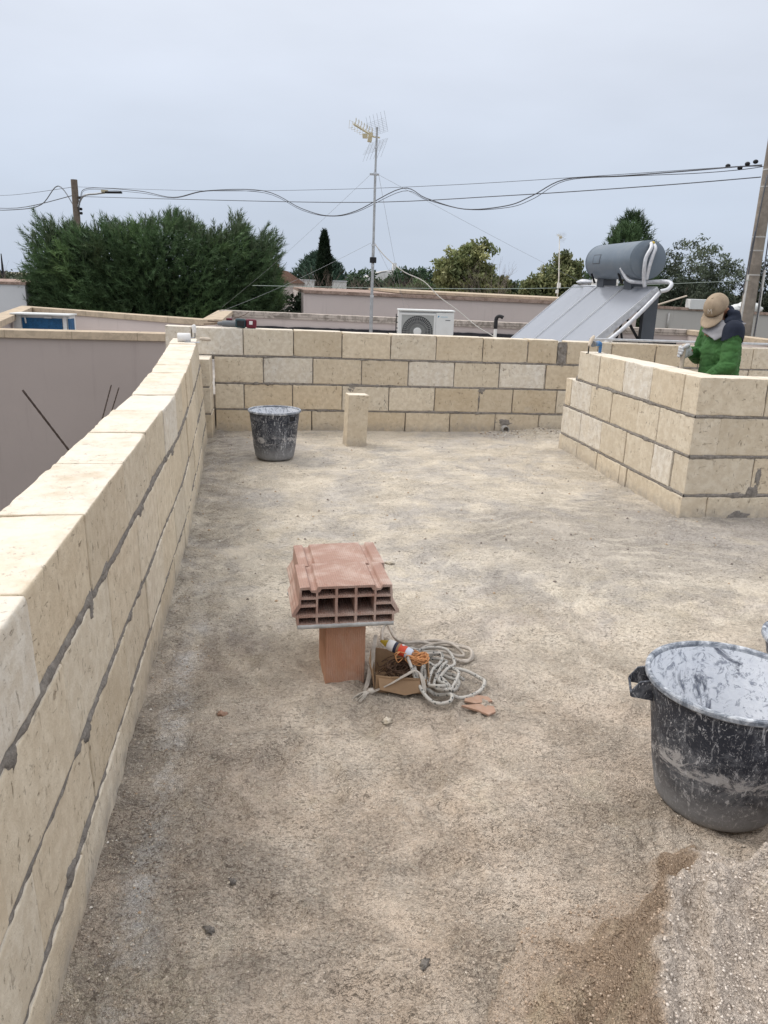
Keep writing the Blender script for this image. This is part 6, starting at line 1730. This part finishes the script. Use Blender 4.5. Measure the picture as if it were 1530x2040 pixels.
for s in (-1, 1):
    hip, kn, an = V((-.01, s * .095, .86)), V((.05, s * .11, .47)), V((.0, s * .12, .085))
    legs += [('c', hip, .085, kn, .056), ('c', kn, .054, an, .038), ('c', an + V((-.03, 0, -.045)), .036, an + V((.13, s * .02, -.055)), .028)]
body = [('c', (-.01, 0, .90), .125, (.0, 0, 1.08), .12), ('c', (.0, -.05, 1.10), .105, (.02, -.075, 1.22), .095), ('c', (.0, .05, 1.10), .105, (.01, .075, 1.22), .095), ('c', (-.005, -.09, .9), .07, (-.005, .09, .9), .07),
        ('c', (.02, 0, 1.25), .062, (.07, 0, 1.345), .056),
        ('c', sR, .055, eR, .043), ('c', eR, .042, wR, .028), ('c', sL, .055, eL, .043), ('c', eL, .042, wL, .028), ('c', wR, .028, pcR, .028), ('c', wL, .028, pcL, .028),
        ('e', tuple(H((0, 0, .015))), (.094, .074, .108), hm), ('e', tuple(H((.045, 0, -.055))), (.055, .056, .06), hm),
        ('c', H((.096, 0, .0)), .010, H((.112, 0, -.03)), .015), ('c', H((.092, -.02, -.062)), .009, H((.092, .02, -.062)), .009),
        ('e', tuple(H((.086, -.032, .012))), (.012, .017, .008), hm), ('e', tuple(H((.086, .032, .012))), (.012, .017, .008), hm),
        ('e', tuple(H((-.008, -.080, -.012))), (.020, .010, .031), hm), ('e', tuple(H((-.008, .080, -.012))), (.020, .010, .031), hm)] + legs + pR + pL
union_obj('body', body, .0085, M['skin'], t, 2)
# eyes are under the brim, but present
mb = MB()
for s in (-1, 1): mb.ell(H((.088, s * .032, .006)), (.009, .011, .009), hm, 10, 8)
mb.build('eyes', M['hair'], t, smooth=True)
# short dark hair, and a dark piece over the jaw, below the cap
union_obj('dark_jaw', [('e', tuple(H((.062, 0, -.078))), (.050, .060, .045), hm), ('e', tuple(H((.03, 0, -.085))), (.05, .058, .04), hm)], .009, M['hair'], t, 2)
union_obj('hair', [('e', tuple(H((-.035, 0, -.005))), (.068, .076, .075), hm)], .009, M['hair'], t, 2)
# jacket: torso + sleeves, quilted with stitched rings
jk = [('c', (-.02, -.05, .86), .125, (-.01, -.055, 1.08), .125), ('c', (-.02, .05, .86), .125, (-.01, .055, 1.08), .125), ('c', (.0, -.07, 1.08), .13, (.01, -.085, 1.215), .105), ('c', (.0, .07, 1.08), .13, (.0, .085, 1.215), .105), ('c', (-.045, 0, 1.05), .12, (-.03, 0, 1.25), .095),
      ('c', (.045, 0, .90), .11, (.055, 0, 1.12), .10),
      ('c', sR, .076, eR, .062), ('c', eR, .067, wR.lerp(eR, .12), .045), ('c', sL, .078, eL, .066), ('c', eL, .071, wL.lerp(eL, .10), .050)]
def quilt(p, n):
    def seg_d(a, b):
        ab = b - a; u = max(0, min(1, (p - a).dot(ab) / ab.length_squared)); return (p - (a + ab * u)).length, u * ab.length
    dl, ul = seg_d(sL, eL); dr, ur = seg_d(sR, eR); fl_, fu = seg_d(eL, wL); fr_, fru = seg_d(eR, wR)
    tors = p.z
    d = min(dl, dr, fl_, fr_)
    if d < .098 and abs(p.y) > .115:
        c = ul if d == dl else (ur if d == dr else (fu if d == fl_ else fru)); ph = c / .085
    else: ph = (tors - .02 * abs(p.y) * 5) / .088
    ph += .12 * nz(p.x * 9, p.y * 9, p.z * 5)
    s = abs(math.sin(PI * ph))
    k = -.0048 * math.exp(-(s / .2) ** 2) + .0015 * s
    k += .0045 * nz(p.x * 16, p.y * 16, p.z * 22) + .0035 * nz(p.x * 34, p.y * 34, p.z * 60)
    k -= .006 * math.exp(-(nz(p.x * 11 + 3, p.y * 11, p.z * 17) / .06) ** 2)
    return p + n * k
jv, jf = union(jk, .0085, 3)
jme = np_mesh('jacket', jv, jf, M['green_jacket'], True)
jn = [v.normal.copy() for v in jme.vertices]
q_v = [quilt(p, n) for p, n in zip(jv, jn)]
for v, p in zip(jme.vertices, q_v): v.co = p
jme.update(); link('jacket', jme, t)
def yoke(p): return p.z > 1.165 + .065 * math.exp(-((p.x - .015) / .065) ** 2) * sstep(.05, .14, abs(p.y)) + .006 * nz(p.x * 8, p.y * 8, 2) and p.x < .085 + .01 * nz(p.y * 9, p.z * 9)
keep_ = [f for f in jf if all(yoke(jv[i]) for i in f)]
ids = sorted({i for f in keep_ for i in f}); rm2 = {i: k for k, i in enumerate(ids)}
link('yoke', np_mesh('yoke', [jv[i] + jn[i] * (.007 + .003 * nz(jv[i].x * 20, jv[i].y * 20, jv[i].z * 20)) for i in ids], [[rm2[i] for i in f] for f in keep_], M['navy'], True), t)
# navy hood lying round the neck and shoulders, grey lining folded open on the near side
hood = [('c', (.03, .115, 1.325), .036, (-.045, .07, 1.35), .048), ('c', (-.045, .07, 1.35), .048, (-.055, -.06, 1.35), .048), ('c', (-.055, -.06, 1.35), .046, (.03, -.11, 1.32), .036),
        ('c', (-.05, .0, 1.31), .065, (-.012, .0, 1.405), .048), ('c', (-.04, .06, 1.385), .042, (.005, .082, 1.40), .030), ('c', (-.04, -.06, 1.385), .042, (.0, -.08, 1.39), .030),
        ('c', (.0, .13, 1.30), .042, (-.05, .10, 1.30), .055)]
union_obj('hood', hood, .0085, M['navy'], t, 3, lambda p, n: p + n * .007 * nz(p.x * 14, p.y * 14, p.z * 14))
# the grey hood lining, folded open over the near shoulder: a soft cloth flap with its own thickness
def flap(c00, c10, c01, c11, bulge, seed):
    vs, fs = [], []; n_ = 14
    for i in range(n_):
        for j in range(n_):
            u, v = i / (n_ - 1), j / (n_ - 1)
            p = V(c00).lerp(V(c10), u).lerp(V(c01).lerp(V(c11), u), v)
            o_ = bulge * math.sin(PI * u) * math.sin(PI * v) + .010 * nz(u * 3 + seed, v * 3) + .006 * math.sin(v * 9 + u * 3)
            vs.append(p + V((.25, .75, .55)) * o_)
    for i in range(n_ - 1):
        for j in range(n_ - 1): fs.append((i * n_ + j, (i + 1) * n_ + j, (i + 1) * n_ + j + 1, i * n_ + j + 1))
    o = MB().add(vs, fs).build('hood_lining', M['greylining'], t, smooth=True)
    m = o.modifiers.new('thick', 'SOLIDIFY'); m.thickness = .012; m.offset = 0
    m = o.modifiers.new('sub', 'SUBSURF'); m.levels = m.render_levels = 1
flap((.185, .02, 1.245), (.140, .160, 1.185), (.10, .055, 1.345), (-.085, .195, 1.33), .024, 1)
flap((.185, .015, 1.243), (.12, -.13, 1.24), (.10, .02, 1.345), (-.02, -.15, 1.31), .018, 5)
# trousers and boots
tr = [('c', (-.01, -.06, .88), .11, (-.01, .06, .88), .11)]
for s in (-1, 1):
    hip, kn, an = V((-.01, s * .095, .86)), V((.05, s * .11, .47)), V((.0, s * .12, .10))
    tr += [('c', hip, .108, kn, .075), ('c', kn, .073, an, .062)]
union_obj('trousers', tr, .011, M['jeans'], t, 3, lambda p, n: p + n * .007 * nz(p.x * 12, p.y * 12, p.z * 18))
for s in (-1, 1):
    union_obj('boot', [('c', (-.02, s * .12, .13), .055, (-.025, s * .12, .055), .055), ('c', (-.03, s * .12, .05), .05, (.13, s * .14, .045), .045), ('e', (.05, s * .13, .018), (.14, .055, .018))], .009, M['boot'], t, 2)
# gloves follow the hands
for nm, g, s, w_, e_ in (('glove', gr, -1, wR, eR), ('glove', gl, 1, wL, eL)):
    P, pc = hand_parts(g, s, 1.32)
    union_obj(nm, P + [('c', pc, .034, w_.lerp(e_, .18), .040)], .0055, M['glove'], t, 2, lambda p, n: p + n * .002 * nz(p.x * 60, p.y * 60, p.z * 60))
# cap: crown, brim, button, letter
ct = bpy.data.objects.new('cap', None)
vs, fs = [], []
n_, k_ = 40, 14
mb = MB()
for i in range(k_ + 1):
    th = (PI * .52) * i / k_
    for j in range(n_):
        a = 2 * PI * j / n_
        r = 1 + .012 * nz(math.cos(a) * 3, math.sin(a) * 3, th * 3) - .006 * math.exp(-(math.sin(3 * a) / .12) ** 2)
        x, y, z = .106 * math.sin(th) * math.cos(a), .088 * math.sin(th) * math.sin(a), .096 * math.cos(th) + (.012 * math.sin(th) * max(0, math.cos(a)))
        vs.append(H((x * r - .004, y * r, z * r + .034)))
for i in range(k_):
    for j in range(n_): fs.append((i * n_ + j, (i + 1) * n_ + j, (i + 1) * n_ + (j + 1) % n_, i * n_ + (j + 1) % n_))
mb.add(vs, fs)
cp = mb.build('cap', M['cap'], t, smooth=True)
sd2 = cp.modifiers.new('thick', 'SOLIDIFY'); sd2.thickness = .004; sd2.offset = 1
mb = MB(); vs, fs = [], []
for i in range(19):
    a = lerp(-1.22, 1.22, i / 18)
    x0, y0 = .100 * math.cos(a), .086 * math.sin(a)
    for q in range(8):
        u = q / 7
        ext = .098 * (math.cos(a * .95) ** .55 if abs(a) < 1.5 else 0)
        y = y0 * (1 + .10 * u); x = x0 + ext * u
        z = .030 - .016 * u - .20 * y * y * 14 * .35 * (.35 + .65 * u)
        vs.append(H((x, y, z)))
for i in range(18):
    for q in range(7): fs.append((i * 8 + q, i * 8 + q + 1, i * 8 + q + 9, i * 8 + q + 8))
mb.add(vs, fs); br_ = mb.build('brim', M['cap'], cp, smooth=True)
sd2 = br_.modifiers.new('thick', 'SOLIDIFY'); sd2.thickness = .004; sd2.offset = 0
mb = MB(); mb.ell(H((-.004, 0, .134)), (.009, .009, .005), hm, 10, 6); mb.build('button', M['cap'], cp, smooth=True)
vs, fs = text_geo('M', .062, .0012)
q_ = []
for p in vs:
    # wrap the letter on the crown front: text x -> his left-right (mirrored to read from the front), text y -> up the crown
    a = p.x / .098 + .10; th = PI * .36 - p.y / .105
    rr_ = 1.05 + p.z * 2
    x, y, z = .106 * math.sin(th) * math.cos(a), .088 * math.sin(th) * math.sin(a), .096 * math.cos(th) + .012 * math.sin(th) * max(0, math.cos(a))
    q_.append(H((x * rr_ - .004, y * rr_, z * rr_ + .034)))
mb = MB(); mb.add(q_, fs); mb.build('letter', M['cap_logo'], cp)
bpy.data.objects.remove(ct)
# the tool he holds
W_ = Matrix.Rotation(yawp, 3, 'Z'); g0 = V((3.665, 5.953, 0)) + W_ @ SH
tl = thing('shovel', 'pale wooden tool shaft gripped by the worker, its head hidden behind the parapet', 'shovel', g0)
mb = MB(); mb.tube([(0, 0, .22), (0, 0, 1.135)], [.0185, .0175], 14); mb.ell((0, 0, 1.135), (.0176, .0176, .009), None, 14, 6); mb.build('shaft', M['wood_handle'], tl, smooth=True, auto=50)
mb = MB(); mb.tube([(0, 0, .34), (0, 0, .24), (0, -.005, .20)], [.021, .022, .018], 12)
vs, fs = [], []
for i in range(9):
    for j in range(9):
        x = lerp(-.11, .11, i / 8) * (1 if j < 5 else 1 - ((j - 4) / 4.6) ** 2); z = lerp(.25, .005, j / 8); vs.append((x, -.012 + .9 * x * x * 2 - .03 * (.25 - z), z))
for i in range(8):
    for j in range(8): fs.append((i * 9 + j, i * 9 + j + 1, i * 9 + j + 10, i * 9 + j + 9))
mb.add(vs, fs); bl_ = mb.build('blade', M['steel'], tl, smooth=True)
s2 = bl_.modifiers.new('thick', 'SOLIDIFY'); s2.thickness = .003
# ------------------------------------------------------------------ ground, sky, sun, camera
mb = MB(); S = 1500
mb.quad((-S, -S, -3.3), (S, -S, -3.3), (S, S, -3.3), (-S, S, -3.3))
tag(mb.build('ground', M['gnd']), kind='structure')
SUN_EL, SUN_AZ = R(50), R(-62)     # azimuth measured from +Y towards +X
w = bpy.data.worlds.new('World'); SC.world = w; w.use_nodes = True
t = w.node_tree; t.nodes.clear()
out = t.nodes.new('ShaderNodeOutputWorld'); bg = t.nodes.new('ShaderNodeBackground'); sky = t.nodes.new('ShaderNodeTexSky')
sky.sky_type = 'NISHITA'; sky.sun_disc = False; sky.sun_elevation = SUN_EL; sky.sun_rotation = SUN_AZ; sky.air_density = 1.0; sky.dust_density = 2.5
tc = t.nodes.new('ShaderNodeTexCoord'); sp = t.nodes.new('ShaderNodeSeparateXYZ'); t.links.new(tc.outputs['Generated'], sp.inputs[0])
rm = t.nodes.new('ShaderNodeValToRGB')
els = rm.color_ramp.elements
G = 10.0
def sk(*c): return tuple(x for x in c) + (1,)
els[0].position = 0.0; els[0].color = sk(.495, .562, .672)
els[1].position = .10; els[1].color = sk(.52, .585, .692)
for p, c in ((.22, (.615, .665, .76)), (.40, (.72, .755, .825)), (.62, (1.05, 1.06, 1.09)), (1.0, (1.6, 1.6, 1.62))):
    e = els.new(p); e.color = sk(*c)
t.links.new(sp.outputs[2], rm.inputs[0])
mp = t.nodes.new('ShaderNodeMapping'); mp.inputs['Scale'].default_value = (1, 1, 3.2); t.links.new(tc.outputs['Generated'], mp.inputs[0])
cn = t.nodes.new('ShaderNodeTexNoise'); cn.inputs['Scale'].default_value = 2.1; cn.inputs['Detail'].default_value = 5; cn.inputs['Roughness'].default_value = .5
t.links.new(mp.outputs[0], cn.inputs[0])
mr = t.nodes.new('ShaderNodeMapRange'); mr.inputs['From Min'].default_value = .3; mr.inputs['From Max'].default_value = .7; mr.inputs['To Min'].default_value = .92 * G; mr.inputs['To Max'].default_value = 1.07 * G
t.links.new(cn.outputs[0], mr.inputs[0])
vm = t.nodes.new('ShaderNodeVectorMath'); vm.operation = 'SCALE'; t.links.new(rm.outputs[0], vm.inputs[0]); t.links.new(mr.outputs[0], vm.inputs['Scale'])
mx = t.nodes.new('ShaderNodeMix'); mx.data_type = 'RGBA'; mx.inputs[0].default_value = .95      # the cloud layer covers nearly all of the clear sky
t.links.new(sky.outputs[0], mx.inputs[6]); t.links.new(vm.outputs[0], mx.inputs[7])
t.links.new(mx.outputs[2], bg.inputs[0]); bg.inputs[1].default_value = .1
t.links.new(bg.outputs[0], out.inputs[0])
ld = bpy.data.lights.new('overcast_sun', 'SUN'); ld.energy = 1.35; ld.angle = R(24); ld.color = (1.0, .95, .88)
lo = bpy.data.objects.new('overcast_sun', ld); COL.objects.link(lo)
d = V((math.sin(SUN_AZ) * math.cos(SUN_EL), math.cos(SUN_AZ) * math.cos(SUN_EL), math.sin(SUN_EL)))
lo.rotation_euler = (-d).to_track_quat('-Z', 'Y').to_euler(); lo.location = (0, 0, 20)
cd = bpy.data.cameras.new('camera'); cam = bpy.data.objects.new('camera', cd); COL.objects.link(cam)
cd.sensor_fit = 'VERTICAL'; cd.sensor_height = 36; cd.lens = 36 * 1550 / 2040; cd.clip_start = .05; cd.clip_end = 5000
yaw, pit, rol = R(9.0), R(-16.5), R(1.9)
f = V((math.sin(yaw) * math.cos(pit), math.cos(yaw) * math.cos(pit), math.sin(pit)))
r0 = V((math.cos(yaw), -math.sin(yaw), 0)); u0 = r0.cross(f)
rr = math.cos(rol) * r0 + math.sin(rol) * u0; uu = -math.sin(rol) * r0 + math.cos(rol) * u0
mw = Matrix((rr, uu, -f)).transposed().to_4x4(); mw.translation = V((0, 0, 1.55)); cam.matrix_world = mw
SC.camera = cam
vs_ = SC.view_settings; vs_.view_transform = 'Standard'; vs_.look = 'None'; vs_.exposure = 0.25; vs_.gamma = 1.0; vs_.use_curve_mapping = False
SC.cycles.max_bounces = 6; SC.cycles.diffuse_bounces = 3; SC.cycles.transparent_max_bounces = 6
